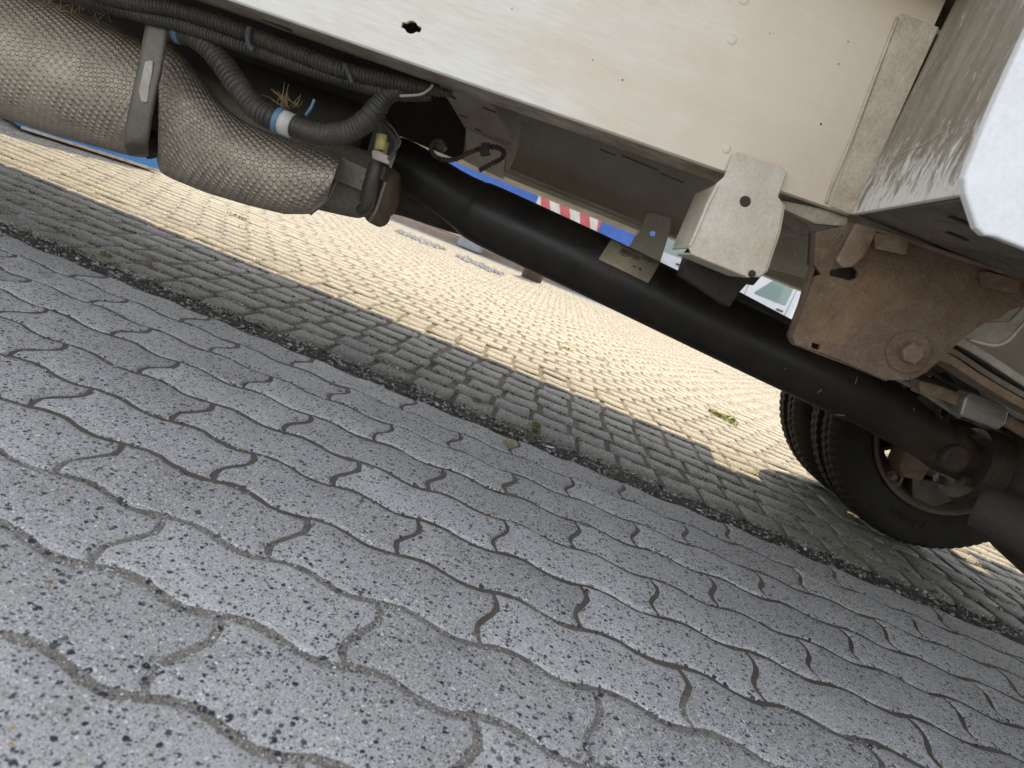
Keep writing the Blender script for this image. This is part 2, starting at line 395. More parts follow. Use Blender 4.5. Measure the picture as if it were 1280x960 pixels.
def hexbolt(name, c, r, h, m, parent, axis='Y', washer=True):
    "bolt head standing proud towards the camera (-axis)"
    bm = bmesh.new(); c = Vector(c)
    if washer: 
        a = lathe_bm(bm, [(r*1.45, 0), (r*1.45, -h*.25), (r*1.25, -h*.3)], c, 20, axis); bm.faces.new(a[-1])
    a = lathe_bm(bm, [(r, -h*.3), (r, -h*.9), (r*.85, -h)], c, 6, axis); bm.faces.new(a[-1])
    return bm_obj(name, bm, m, parent)

def arch_sheet(name, top, bot, Dc, bulge, m, parent, nu=60, nv=16, thick=.002, dent=.0015, back=.25, seed=0, pw=.5, lift=None):
    """a pressed sheet wrapped round a lying cylinder: top and bottom edges as pixel polylines,
    the belly comes towards the camera; UVs in metres"""
    def sample(pl, t):
        L = [0]
        for i in range(1, len(pl)): L.append(L[-1]+math.hypot(pl[i][0]-pl[i-1][0], pl[i][1]-pl[i-1][1]))
        s = t*L[-1]
        for i in range(1, len(pl)):
            if s <= L[i]+1e-9:
                k = (s-L[i-1])/(L[i]-L[i-1]+1e-9); return (pl[i-1][0]+(pl[i][0]-pl[i-1][0])*k, pl[i-1][1]+(pl[i][1]-pl[i-1][1])*k)
        return pl[-1]
    from mathutils import noise as mn
    bm = bmesh.new(); uvl = bm.loops.layers.uv.new('UVMap'); g = []; uvs = {}
    for i in range(nu+1):
        tu = i/nu; a = sample(top, tu); b = sample(bot, tu); row = []; arc = 0; prev = None
        bl = bulge(tu) if callable(bulge) else bulge
        for j in range(nv+1):
            tv = .5-.5*math.cos(math.pi*j/nv)
            q = (a[0]+(b[0]-a[0])*tv, a[1]+(b[1]-a[1])*tv)
            D = Dc-bl*(max(0, 1-(2*tv-1)**2)**pw)
            p = P(q[0], q[1], D)
            n_ = mn.noise(p*14+Vector((seed, 0, 0)))*dent+mn.noise(p*40)*dent*.4
            p.y += n_
            v = bm.verts.new(p)
            if prev is not None: arc += (p-prev).length
            prev = p; uvs[v] = (p.x*1.04, arc); row.append(v)
        g.append(row)
    for i in range(nu):
        for j in range(nv):
            f = bm.faces.new((g[i][j], g[i+1][j], g[i+1][j+1], g[i][j+1]))
            for lp in f.loops: lp[uvl].uv = uvs[lp.vert]
    me = bpy.data.meshes.new(name); bm.normal_update(); bm.to_mesh(me); bm.free()
    for f in me.polygons: f.use_smooth = True
    o = link(name, me, m, parent)
    s = o.modifiers.new('thickness', 'SOLIDIFY'); s.thickness = thick; s.offset = 0
    return o

# ================================================================= GROUND
ground = None
def ground_sheet():
    m = bpy.data.materials.new('far_paving'); t, b = nodes(m)
    p = pos(t)
    br = t.nodes.new('ShaderNodeTexBrick'); br.inputs['Scale'].default_value = 1; t.links.new(p, br.inputs['Vector'])
    br.inputs['Brick Width'].default_value = .2; br.inputs['Row Height'].default_value = .1; br.inputs['Mortar Size'].default_value = .006
    br.inputs['Color1'].default_value = (.30, .29, .27, 1); br.inputs['Color2'].default_value = (.27, .26, .245, 1); br.inputs['Mortar'].default_value = (.10, .085, .065, 1)
    sp = t.nodes.new('ShaderNodeSeparateXYZ'); t.links.new(p, sp.inputs[0])
    nz = noise(t, p, 300, 3, .7)
    near = ramp(t, noise(t, p, 60, 5, .7), [(.3, (.035, .027, .02)), (.6, (.085, .07, .055)), (.8, (.16, .14, .12))])
    near = mixc(t, .6, near, ramp(t, nz, [(.3, g3(.2)), (.7, g3(.85))]), 'SOFT_LIGHT')
    inner = N(t, 'ShaderNodeMath', operation='LESS_THAN'); t.links.new(sp.outputs[1], inner.inputs[0]); inner.inputs[1].default_value = 8.0
    inb = N(t, 'ShaderNodeMath', operation='GREATER_THAN'); t.links.new(sp.outputs[1], inb.inputs[0]); inb.inputs[1].default_value = -.5
    mu = N(t, 'ShaderNodeMath', operation='MULTIPLY'); t.links.new(inner.outputs[0], mu.inputs[0]); t.links.new(inb.outputs[0], mu.inputs[1])
    t.links.new(mixc(t, mu.outputs[0], br.outputs[0], near), b.inputs['Base Color']); b.inputs['Roughness'].default_value = .9
    bump(t, b, nz, 1, .003)
    o = slab('ground', [[(-250, -60, -.014), (250, -60, -.014), (250, 400, -.014), (-250, 400, -.014)]], (0, 0, -.3), m, None, 0)
    return tag(o, kind='structure')
ground_sheet()

# --- wavy interlocking pavers (foreground)
YB_ = 1.442; L_, W_ = .225, .1045; X0 = -.173; DR1 = 1.331
def wave_y(x): return .0072*math.sin(4*math.pi*x/L_)          # x counted from a cross joint
def wave_x(y): return -.0085*math.sin(2*math.pi*y/W_)
def wavy_mesh(seed):
    rnd = random.Random(seed); g = .0024; pts = []
    n = 16; m_ = 7
    hx, hy = L_/2, W_/2
    for i in range(n): x = -hx+L_*i/n; pts.append((x, -hy+wave_y(x+hx)))
    for i in range(m_): y = -hy+W_*i/m_; pts.append((hx+wave_x(y+hy), y))
    for i in range(n): x = hx-L_*i/n; pts.append((x, hy+wave_y(x+hx)))
    for i in range(m_): y = hy-W_*i/m_; pts.append((-hx+wave_x(y+hy), y))
    def inset(pts, d):
        out = []; k = len(pts)
        for i in range(k):
            a = Vector(pts[i-1]); b = Vector(pts[i]); c = Vector(pts[(i+1) % k])
            e = (c-a).normalized(); out.append((b.x-e.y*d, b.y+e.x*d*1.35))
        return out
    jit = lambda s: [(x+rnd.uniform(-s, s), y+rnd.uniform(-s, s)) for x, y in pts]
    base = jit(.0007)
    rings = [(inset(base, g), -.03), (inset(base, g), -.0045), (inset(base, g+.0022), -.0012), (inset(base, g+.0055), 0)]
    bm = bmesh.new(); V = [[bm.verts.new((x, y, z+(rnd.uniform(-.0006, .0006) if k_ else 0))) for x, y in r] for k_, (r, z) in enumerate(rings)]
    N_ = len(base)
    for k in range(3):
        for i in range(N_):
            f = bm.faces.new((V[k][i], V[k][(i+1) % N_], V[k+1][(i+1) % N_], V[k+1][i])); f.material_index = 1 if k < 1 else 0; f.smooth = k > 0
    f = bm.faces.new(V[3]); f.smooth = True
    me = bpy.data.meshes.new('paver'); bm.to_mesh(me); bm.free()
    me.materials.append(M['paver']); me.materials.append(M['joint_edge']); return me
def bed(name, x0, x1, y0, y1, z, amp, m, nx, ny, seed):
    from mathutils import noise as mn
    V = [(x0+(x1-x0)*i/nx, y0+(y1-y0)*j/ny, z+amp*mn.noise(Vector(((x0+(x1-x0)*i/nx)*38+seed, (y0+(y1-y0)*j/ny)*38, 0)))+amp*.8*mn.noise(Vector(((x0+(x1-x0)*i/nx)*8+seed, (y0+(y1-y0)*j/ny)*8, 5)))) for i in range(nx+1) for j in range(ny+1)]
    Fc = [(i*(ny+1)+j, (i+1)*(ny+1)+j, (i+1)*(ny+1)+j+1, i*(ny+1)+j+1) for i in range(nx) for j in range(ny)]
    if seed == 0: V = [(x, y_, zz-.0006*min(1, max(0, (y_-.45)/.3))+.0006*min(1, max(0, (y_-.9)/.2))) for x, y_, zz in V]
    me = bpy.data.meshes.new(name); me.from_pydata(V, [], Fc)
    for f in me.polygons: f.use_smooth = True
    return tag(link(name, me, m), kind='structure')
M['sand'] = paver_mat('joint_sand', (.30, .265, .23))
def _far_darker(m):  # turns the sand darker brown with distance from the camera
    t = m.node_tree; b = t.nodes['Principled BSDF']; src = b.inputs['Base Color'].links[0].from_socket
    p = pos(t); n = noise(t, p, 9, 5, .7); sp = t.nodes.new('ShaderNodeSeparateXYZ'); t.links.new(p, sp.inputs[0])
    a = N(t, 'ShaderNodeMath', operation='MULTIPLY_ADD'); t.links.new(n, a.inputs[0]); a.inputs[1].default_value = .6; t.links.new(sp.outputs[1], a.inputs[2])
    t.links.new(mixc(t, ramp(t, a.outputs[0], [(.88, g3(.0)), (1.12, g3(.92))]), src, (.115, .09, .07)), b.inputs['Base Color'])
_far_darker(M['sand'])
bed('paving_sand', -1.7, 2.1, -.4, DR1-.004, -.0017, .0010, M['sand'], 500, 230, 0)
bed('cobble_sand', -9, 9, YB_-.004, 8.0, -.0050, .0018, mat('cobble_joint_sand', (.235, .205, .15), .95, dirt=(.13, .11, .08), dirt_amt=.9, scale=9, grain=1, gscale=400, gdist=.003), 400, 200, 9)
pave = empty('wavy_paving', (0, 0, 0)); tag(pave, kind='structure')
wm = [wavy_mesh(s) for s in range(6)]
# rows 1..14 towards and under the camera; the 300 that show largest are pieces of their own
cells = []
for k in range(1, 18):
    yc = DR1-W_/2-(k-1)*W_
    off = (0 if k % 2 else L_/2)+.0026*(k-1)
    for j in range(-16, 17):
        xj = X0+off+j*L_+L_/2
        if abs(xj) > 3.2: continue
        cells.append((xj, yc))
def see(x, y, z=0):
    d = Vector((x, y, z-CAM_H)); zz = d.dot(fwd)
    if zz < .05: return None
    X = F*d.dot(rgt)/zz; Y = -F*d.dot(upv)/zz
    return (640+CR*X-SR*Y, 480+SR*X+CR*Y, zz)
def rank(c):
    s = see(*c)
    if s is None: return 9e9
    out = max(0, -s[0], s[0]-1280)+max(0, -s[1], s[1]-960)
    return out*.01+s[2]*.1 if out > 60 else s[2]*.1
cells.sort(key=rank)
for i, (x, y) in enumerate(cells):
    if i < 290:
        o = bpy.data.objects.new('paver', random.choice(wm)); col.objects.link(o); o.parent = pave
        o.location = (x, y, random.uniform(-.0004, .0014)); o.rotation_euler = (random.gauss(0, .005), random.gauss(0, .003), random.gauss(0, .003))
rest = cells[290:]
def merged(name, items, meshes, parent):
    bm = bmesh.new()
    for (x, y) in items:
        me = random.choice(meshes); n0 = len(bm.verts)
        bm.from_mesh(me); bm.verts.ensure_lookup_table()
        z = random.uniform(-.002, .001); a = random.gauss(0, .006)
        for v in bm.verts[n0:]: v.co.z += z+a*v.co.x; v.co.x += x; v.co.y += y
    me = bpy.data.meshes.new(name); bm.to_mesh(me); bm.free()
    for m in meshes[0].materials: me.materials.append(m)
    o = bpy.data.objects.new(name, me); col.objects.link(o); o.parent = parent; o['kind'] = 'stuff'; return o
if rest: merged('outer_pavers', rest, wm, pave)

# --- small bulged cobbles beyond the dirt line
def cobble_mesh(seed):
    rnd = random.Random(seed); a = .011; w2 = .05; g = .0022
    arc = lambda x: -a*(1-(x/w2)**2)
    pts = []
    for i in range(6): x = -w2+g+(2*w2-2*g)*i/5; pts.append((x, -w2+arc(x)+g))
    for i in range(6): x = w2-g-(2*w2-2*g)*i/5; pts.append((x, w2+arc(x)-g-.0012))
    pts = [(x*(.93 if k in (0, 5, 6, 11) else 1)+rnd.uniform(-.0012, .0012), y+(.004 if k in (0, 5) else 0)+rnd.uniform(-.0012, .0012)) for k, (x, y) in enumerate(pts)]
    bm = bmesh.new()
    r0 = [bm.verts.new((x, y, -.02)) for x, y in pts]
    r1 = [bm.verts.new((x, y, -.006)) for x, y in pts]
    r2 = [bm.verts.new((x*.9, (y+.004)*.9-.004, -.0008)) for x, y in pts]
    n = len(pts)
    for A, B in ((r0, r1), (r1, r2)):
        for i in range(n): f = bm.faces.new((A[i], A[(i+1) % n], B[(i+1) % n], B[i])); f.smooth = True
    f = bm.faces.new(r2); f.smooth = True
    me = bpy.data.meshes.new('cobble'); bm.to_mesh(me); bm.free(); me.materials.append(M['cobble']); return me
cm = [cobble_mesh(s) for s in range(6)]
cob = empty('cobbled_yard', (0, 0, 0)); tag(cob, kind='structure')
YB = 1.427; CP = .1
near_c, far_c = [], []
for r in range(0, 66):
    y = YB+CP/2+r*CP+.011
    lim = .95*y+.6; x = -lim
    sk = random.Random(r).uniform(-.012, .012)+(.0 if r < 8 else .05*(r % 2))
    k = math.floor(-lim/CP)
    while k*CP < lim:
        near_c.append((k*CP+.03+sk, y)); k += 1
vis = [(x, y) for x, y in near_c if (lambda s: s and -20 < s[0] < 1300 and -20 < s[1] < 980)(see(x, y))]
vis.sort(key=lambda c: c[1]+abs(c[0])*.05)
own = set(vis[:295])
for (x, y) in vis[:295]:
    o = bpy.data.objects.new('cobble', random.choice(cm)); col.objects.link(o); o.parent = cob
    o.location = (x+random.gauss(0, .0012), y+random.gauss(0, .0012), random.uniform(-.002, .002)); o.rotation_euler = (random.gauss(0, .022), random.gauss(0, .02), random.gauss(0, .02))
merged('farther_cobbles', [c for c in near_c if c not in own], cm, cob)

# --- grit and dirt in the wide joint
def grit(name, n, x0, x1, y0, y1, smin, smax, zf):
    bm = bmesh.new()
    ico = bmesh.new(); bmesh.ops.create_icosphere(ico, subdivisions=1, radius=1); vs = [v.co.copy() for v in ico.verts]; fs = [[v.index for v in f.verts] for f in ico.faces]; ico.free()
    V = []; Fc = []
    for i in range(n):
        x = random.uniform(x0, x1); y = random.gauss((y0+y1)/2, (y1-y0)/3.2); s = smin+(smax-smin)*random.random()**3
        sx, sy, sz = (s*random.uniform(.7, 1.4) for _ in range(3)); b = len(V)
        rot = Matrix.Rotation(random.uniform(0, 6.28), 3, 'Z') @ Matrix.Rotation(random.uniform(0, 3), 3, 'X')
        c = Vector((x, y, zf(y)))
        for v in vs: V.append(rot @ Vector((v.x*sx, v.y*sy, v.z*sz*.8))+c)
        for f in fs: Fc.append([b+q for q in f])
    me = bpy.data.meshes.new(name); me.from_pydata(V, [], Fc); o = link(name, me, M['pebble']); tag(o, kind='stuff')
    return o
g_ = grit('joint_grit', 5200, -1.5, 1.9, DR1+.006, YB+.006, .0012, .0058, lambda y: -.007+random.uniform(0, .003))
tag(g_, 'fine grit and small stones filling the wide dirty joint across the paving', 'grit')
# dirt ridge under the grit
def dirt_ridge():
    from mathutils import noise as mn
    V = []; Fc = []; nx, ny = 500, 10
    for i in range(nx+1):
        for j in range(ny+1):
            x = -2.5+5*i/nx; t = j/ny; y = DR1-.012+(YB-DR1+.03)*t
            z = -.0105+.0058*math.sin(math.pi*t)**.6+.0035*mn.noise(Vector((x*40, y*60, 0)))+.0025*mn.noise(Vector((x*9, y*30, 3)))
            V.append((x, y, z))
    for i in range(nx):
        for j in range(ny):
            a = i*(ny+1)+j; Fc.append((a, a+ny+1, a+ny+2, a+1))
    me = bpy.data.meshes.new('joint_dirt'); me.from_pydata(V, [], Fc)
    for f in me.polygons: f.use_smooth = True
    o = link('joint_dirt', me, mat('dark_joint_soil', (.075, .058, .044), .95, dirt=(.025, .017, .012), dirt_amt=1.1, scale=25, grain=1, gscale=420, gdist=.004)); tag(o, kind='structure')
dirt_ridge()

def line_grit():
    rnd = random.Random(21); V = []; Fc = []
    octa = [(1, 0, 0), (-1, 0, 0), (0, 1, 0), (0, -1, 0), (0, 0, 1), (0, 0, -1)]; of = [(0, 2, 4), (2, 1, 4), (1, 3, 4), (3, 0, 4), (2, 0, 5), (1, 2, 5), (3, 1, 5), (0, 3, 5)]
    for i in range(9000):
        k = rnd.randint(0, 11); y = DR1-k*W_; x = rnd.uniform(-1.0, 1.5)
        if rnd.random() < .35:
            j = round((x-X0-(0 if k % 2 else L_/2))/L_); t = rnd.random()*W_
            xx = X0+(0 if k % 2 == 0 else L_/2)+j*L_+wave_x(W_-t); yy = y-t
        else: xx = x; yy = y+wave_y(x-X0)
        xx += rnd.gauss(0, .0018); yy += rnd.gauss(0, .0018); s = rnd.uniform(.0004, .0013)*(1.6 if rnd.random() < .06 else 1); b = len(V)
        a = rnd.uniform(0, 6.3); ca, sa = math.cos(a), math.sin(a)
        for (p, q, z) in octa: V.append((xx+s*(p*ca*1.3-q*sa), yy+s*(p*sa*1.3+q*ca), -.0018+rnd.uniform(-.0004, .0012)+s*z))
        Fc += [tuple(b+q for q in f) for f in of]
    me = bpy.data.meshes.new('joint_grains'); me.from_pydata(V, [], Fc); o = link('joint_grains', me, M['pebble']); tag(o, 'loose sand grains lying along the wavy paver joints', 'grit', kind='stuff')
line_grit()
# --- weeds, moss, litter
def tuft(name, c, n, h, spread, m, seed, leafy=False):
    rnd = random.Random(seed); V = []; Fc = []
    for i in range(n):
        a = rnd.uniform(0, 6.28); r = spread*rnd.random()**.6; bx, by = c[0]+r*math.cos(a)*1.2, c[1]+r*math.sin(a)*.6
        d = rnd.uniform(0, 6.28); hh = h*rnd.uniform(.4, 1.1); lean = rnd.uniform(.3, 1.2)*hh; wd = hh*(.22 if leafy else .06)
        dx, dy = math.cos(d), math.sin(d); nx_, ny_ = -dy*wd, dx*wd; b = len(V)
        V += [(bx-nx_*.5, by-ny_*.5, 0), (bx+nx_*.5, by+ny_*.5, 0), (bx+dx*lean*.5+nx_, by+dy*lean*.5+ny_, hh*.65), (bx+dx*lean*.5-nx_, by+dy*lean*.5-ny_, hh*.65), (bx+dx*lean, by+dy*lean, hh*.8)]
        Fc += [(b, b+1, b+2, b+3), (b+3, b+2, b+4)]
    me = bpy.data.meshes.new(name); me.from_pydata([(x-c[0], y-c[1], z) for x, y, z in V], [], Fc)
    o = link(name, me, m); o.location = (c[0], c[1], -.002); return o
W = [((903, 521), 150, .022, .055, 'sunleaf', 'largest bright green weed tuft on the sunlit cobbles'),
     ((912, 528), 40, .014, .03, 'sunleaf', 'small green sprig just below the largest sunlit weed tuft'),
     ((706, 435), 40, .014, .035, 'sunleaf', 'yellow green weed tuft on sunlit cobbles below the middle of the shaft'),
     ((755, 451), 22, .012, .03, 'sunleaf', 'faint weed sprig right of the yellow green tuft below the shaft'),
     ((297, 271), 40, .014, .045, 'sunleaf', 'green weed growing in sun just below the heat shield'),
     ((309, 287), 26, .012, .04, 'sunleaf', 'thin weed in the sun below the weed by the heat shield'),
     ((896, 465), 30, .014, .02, 'sunleaf', 'pale weed beside the dual tyres under the shaft')]
for i, ((u, v), n, h, s, m, lab) in enumerate(W):
    g = G(u, v); tag(tuft('weed', (g.x, g.y), n, h, s, M[m], i, True), lab, 'weed', 'weeds growing between the cobbles')
W2 = [((597, 500), 'leaf', 'low green weed in the dirt joint left of the white scrap', .009), ((665, 545), 'leaf', 'thin green weed in the dirt joint beside the white scrap', .010), ((634, 557), 'dry', 'brown dried weed at the paver edge below the white scrap', .02),
      ((8, 268), 'leaf', 'yellowish weed at the left frame edge in the shaded cobbles', .009), ((133, 319), 'leaf', 'low moss green weed in the dirt joint below the heat shield strap', .012), ((185, 330), 'dry', 'dry brown weed in the dirt joint at the left', .018),
      ((372, 385), 'dry', 'brown dead weed in the dirt joint below the filter canister', .015), ((1072, 696), 'leaf', 'green weed beside the tyre contact patch in the dirt joint', .010), ((1168, 740), 'leaf', 'green weed in the grit joint at the right of the tyre', .009),
      ((1205, 706), 'leaf', 'tiny weed on the bluish cobbles right of the tyre', .007), ((757, 597), 'dry', 'reddish brown dead weed on the middle of the dirt joint', .012), ((668, 533), 'leaf', 'tiny green sprout on the cobble side of the dirt joint', .015)]
for i, ((u, v), m, lab, h) in enumerate(W2):
    g = G(u, v); tag(tuft('weed', (g.x, g.y), 26, h, .012, M[m], i+30, m == 'leaf'), lab, 'weed', 'small weeds in the dirt joint')
rnd = random.Random(3); V = []; Fc = []
# crumbs of moss and soil caught in the cobble joints: nobody could count them
for i in range(900):
    y = YB+.1*rnd.randint(0, 6)+rnd.gauss(.0, .006); x = rnd.uniform(-1.6, 2); s = rnd.uniform(.001, .0035)
    for q in range(3):
        a = rnd.uniform(0, 6.28); b = len(V); cxx, cyy = x+rnd.gauss(0, .004), y+rnd.gauss(0, .003)
        V += [(cxx+s*math.cos(a), cyy+s*math.sin(a), 0), (cxx-s*math.sin(a), cyy+s*math.cos(a), 0), (cxx, cyy, s*1.6), (cxx-s*math.cos(a), cyy-s*math.sin(a), 0)]
        Fc += [(b, b+1, b+2), (b+1, b+3, b+2), (b+3, b, b+2)]
me = bpy.data.meshes.new('moss_crumbs'); me.from_pydata(V, [], Fc); o = link('moss_crumbs', me, M['moss']); tag(o, 'crumbs of moss and soil in the cobble joints', 'moss', kind='stuff')
def scrap(u, v, s, lab, a):
    g = G(u, v); c = Vector((g.x, g.y, .004))
    pts = [(-1, -.3), (-.2, -.45), (.9, -.2), (1, .2), (.1, .4), (-.8, .25)]
    lp = [c+Vector((s*(x*math.cos(a)-y*math.sin(a)), s*(x*math.sin(a)+y*math.cos(a)), .001*x*y)) for x, y in pts]
    return tag(slab('litter_scrap', [lp], (0, 0, .0012), M['scrap'], None, 0), lab, 'litter')
scrap(686, 561, .011, 'small torn white paper scrap on the dirt joint in the centre', .5)
scrap(1164, 703, .014, 'flat white scrap lying on the cobbles right of the tyre', -.5)
scrap(873, 640, .007, 'tiny white stone chip on the dirt joint below the tyres', .2)

# ================================================================= LORRY
T = empty('lorry', (0, 0, 0))
tag(T, 'white dual wheeled lorry seen from below with exhaust, prop shaft and rusty spring hanger', 'lorry')

# --- body above: floor, joists, unseen box shaped to cast the shade
box('cargo_floor', -3.6, 2.6, .80, 2.59, .800, .83, M['under'], T)
for k in range(11):
    x = -3.2+k*.55
    box('floor_joist', x, x+.05, .86, 2.57, .752, .798, M['under'], T)
cb = box('cargo_box', -3.6, 2.6, .78, 2.63, .832, 3.1, M['panel_white'], T, .01)
# unseen far-side skirt, shaped so its lower edge draws the shadow line
box('side_skirt', -3.6, .72, 2.595, 2.62, .60, .80, M['panel_white'], T)
box('side_skirt', 1.58, 2.6, 2.595, 2.62, .60, .80, M['panel_white'], T)
box('mudguard', .70, 1.56, 1.78, 2.30, .735, .75, M['black'], T)

# --- near chassis rail : web, bottom flange (C channel open to the middle)
DN = .87
def railpt(u, v, D=DN): return P(u, v, D)
keyhole = circ(514, 34, 8.2, 16)
# keyhole with two ears
def ear(u, v, r, ang):
    out = []
    for k in range(24):
        a = 2*math.pi*k/24; d = abs(math.cos(a-ang)); rr = r*(1.55 if d > .93 else 1.0)
        out.append((u+rr*math.cos(a), v+rr*math.sin(a)))
    return out
web_px = [(-420, -249), (1062, 268), (1165, 38), (1212, -66), (1000, -140), (-420, -640)]
rail = plate('chassis_rail', web_px, DN, .006, M['frame'], T, holes=[ear(514, 34, 8.3, R(20))], bev=0)
part(rail, 'near chassis rail in dusty white paint with a keyhole cutout')
# dark box behind the keyhole
a0, a1 = P(-420, -249, DN), P(1062, 268, DN)
def flange(name, A, B, y0, y1, th, m, parent):
    return hull(name, ([A+Vector((0, y0-DN, 0)), B+Vector((0, y0-DN, 0)), B+Vector((0, y0-DN, th)), A+Vector((0, y0-DN, th))],
                       [A+Vector((0, y1-DN, 0)), B+Vector((0, y1-DN, 0)), B+Vector((0, y1-DN, th)), A+Vector((0, y1-DN, th))]), m, parent, .002)
fl = flange('rail_flange', a0, a1, DN+.0062, DN+.092, .005, M['frame_dirty'], T)
tube('rail_edge', [a0+Vector((0, .0045, .002)), a1+Vector((0, .0045, .002))], .0045, M['frame'], rail, 10, 1)
# dark slots and holes punched in the flange
for (u, v, l) in ((345, 30, .022), (455, 76, .016), (560, 118, .012), (612, 137, .010), (760, 190, .012), (800, 203, .028), (840, 222, .018)):
    p = G(u, v, a0.z+(a1.z-a0.z)*((P(u, v-8, DN).x-a0.x)/(a1.x-a0.x))-.001)
    slab('slot', [[p+Vector((-l, -.004, 0)), p+Vector((l, -.004, 0)), p+Vector((l, .004, 0)), p+Vector((-l, .004, 0))]], (0, 0, -.0012), M['black'], fl, 0)
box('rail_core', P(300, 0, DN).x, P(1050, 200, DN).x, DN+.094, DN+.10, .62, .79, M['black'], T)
# overlapping end plate with sealed edge at the right of the rail
ov = plate('overlap_plate', [(1126, 16), (1174, 34), (1067, 269), (1038, 258)], DN-.002, .0017, M['frame_mid'], T, bev=.0015)
part(ov, 'grimy overlapping plate at the end of the rail')
tube('sealant_bead', [P(1122, 22, DN-.002), P(1096, 90, DN-.002), P(1066, 170, DN-.002), P(1040, 232, DN-.002), P(1033, 254, DN-.002)], .0019, M['frame_mid'], T, 8, 4)
for (u, v) in ((908, 186), (915, 50), (930, 0)):
    lathe('weld_spot', [(.0060, -.0001), (.0045, -.0009), (.0025, -.0013), (.0004, -.0014)], P(u, v, DN), M['frame'], rail, 16)
for (u, v, r_) in ((962, 42, .8), (1060, 52, 1.0), (1048, 80, 1.0), (1026, 155, 1.5), (778, 100, 1.2), (741, 75, .9), (697, 73, .6), (640, 11, .8)):
    lathe('stone_chip', [(.0009*r_, -.0004), (.0006*r_, -.0009)], P(u, v, DN), M['rust'], rail, 7)

# --- outrigger: grey brushed plate coming towards the camera, its underside and the white panel on its end
XO = P(1062, 268, DN).x
zb = P(1062, 268, DN).z; zt = P(1165, 38, DN).z
M['brushed'] = mat('brushed_grimy_plate', (.42, .385, .32), .55, 0, dirt=(.21, .175, .13), dirt_amt=1.0, scale=9, grain=1, gscale=80, gdist=.002, stretch=(1, 5, .8))
o = hull('outrigger_plate', ([(XO, DN-.005, zb), (XO, .585, zb+.004), (XO, .585, zt+.06), (XO, DN-.005, zt+.06)], [(XO+.006, DN-.005, zb), (XO+.006, .585, zb+.004), (XO+.006, .585, zt+.06), (XO+.006, DN-.005, zt+.06)]), M['brushed'], T, .0015); flaked(M['brushed'], zb, zb+.085)
part(o, 'streaked grey outrigger plate standing across the rail')
# flaking white residue along its lower front
rnd = random.Random(5)
tube('scratch', [(XO-.0002, .83, zb+.060), (XO-.0003, .80, zb+.066), (XO-.0003, .76, zb+.069), (XO-.0002, .735, zb+.077)], .0007, M['bracket'], o, 5, 4)
o = box('outrigger_underside', XO+.007, 1.2, .585, DN-.006, zb+.001, zb+.006, M['under'], T, .001)
part(o, 'brown dirty underside plate of the outrigger')
for (u, v, l) in ((1205, 279, .016), (1196, 296, .012)):
    g = G(u, v, zb-.001); box('slot', g.x-l, g.x+l, g.y-.003, g.y+.003, zb-.0012, zb-.0002, M['black'], o, 0)
px = [(1300, 4), (1283, 42), (1264, 82), (1238, 140), (1216, 195), (1205, 222), (1207, 243), (1221, 285), (1231, 294), (1245, 296), (1290, 314), (1600, 430), (1700, 150)]
o = plate('white_panel', px, .572, .010, M['panel_white'], T, bev=.002)
part(o, 'bright white body panel at the upper right')
box('outrigger_beam', XO+.01, XO+.2, .60, DN, zt+.035, zt+.05, M['frame_dirty'], T)
box('rail_top_flange', a0.x, XO+1.3, DN+.007, DN+.09, .765, .772, M['frame_dirty'], T)

# --- rail continues behind the hanger to the rear (mostly hidden)
box('rear_rail', XO+.01, 2.4, DN-.0005, DN+.09, zb+.008, .75, M['frame_dirty'], T)

# --- pale box bracket welded under the rail
bx_px = [(917, 191), (924, 190), (980, 210), (984, 216), (973, 246), (980, 256), (974, 290), (958, 338), (950, 346), (935, 347), (864, 318), (860, 308), (895, 230), (905, 221)]
D1 = DN-.008
br = plate('box_bracket', bx_px, D1, .0035, M['bracket'], T, holes=[circ(932, 252, 7)], bev=.0015)
part(br, 'pale box bracket with one round hole hanging under the rail')
tube('weld_seam', [P(897, 232, D1), P(885, 255, D1-.001), P(878, 272, D1-.001), P(868, 295, D1-.001), P(862, 308, D1)], .0022, M['bracket'], br, 8, 4)
def wall(name, pl, D, dy, m, parent, th=.003):
    "sheet running away from the camera behind a pixel polyline on plane D"
    bm = bmesh.new(); A = [bm.verts.new(P(u, v, D)) for u, v in pl]; B = [bm.verts.new(P(u, v, D)+Vector((0, dy, 0))) for u, v in pl]
    for i in range(len(pl)-1): bm.faces.new((A[i], A[i+1], B[i+1], B[i]))
    o = bm_obj(name, bm, m, parent); s = o.modifiers.new('t', 'SOLIDIFY'); s.thickness = th; s.offset = 0; return o
wall('bracket_side', [(980, 256), (974, 290), (958, 338), (948, 346)], D1+.0036, .13, M['bracket'], br)
wall('bracket_side', [(896, 231), (862, 310)], D1+.0036, .13, M['bracket'], br)
wall('bracket_base', [(864, 317), (935, 346)], D1+.0036, .10, M['bracket'], br)
tube('dark_hole', [P(940, 342, D1-.001), P(940, 342, D1-.0025)], .0045, M['black'], br, 10, 1)
# dark cavity and torn foil right of the bracket
plate('gusset', [(972, 262), (1000, 268), (1016, 290), (1005, 300), (978, 290), (968, 312)], 1.05, .004, M['bracket'], T)
o = plate('crossmember_end', [(965, 300), (985, 296), (1040, 305), (1040, 352), (1014, 349), (960, 335)], 1.20, .006, M['bracket'], T, holes=[circ(995, 318, 2.4, 10, 1.8)])
plate('torn_edge', [(968, 268), (990, 270), (1012, 284), (1010, 292), (985, 282)], .97, .002, M['bracket'], T)
plate('rail_underlip', [(975, 250), (1035, 262), (1060, 272), (1060, 284), (1020, 280), (980, 262)], DN+.01, .02, M['frame_dirty'], T)

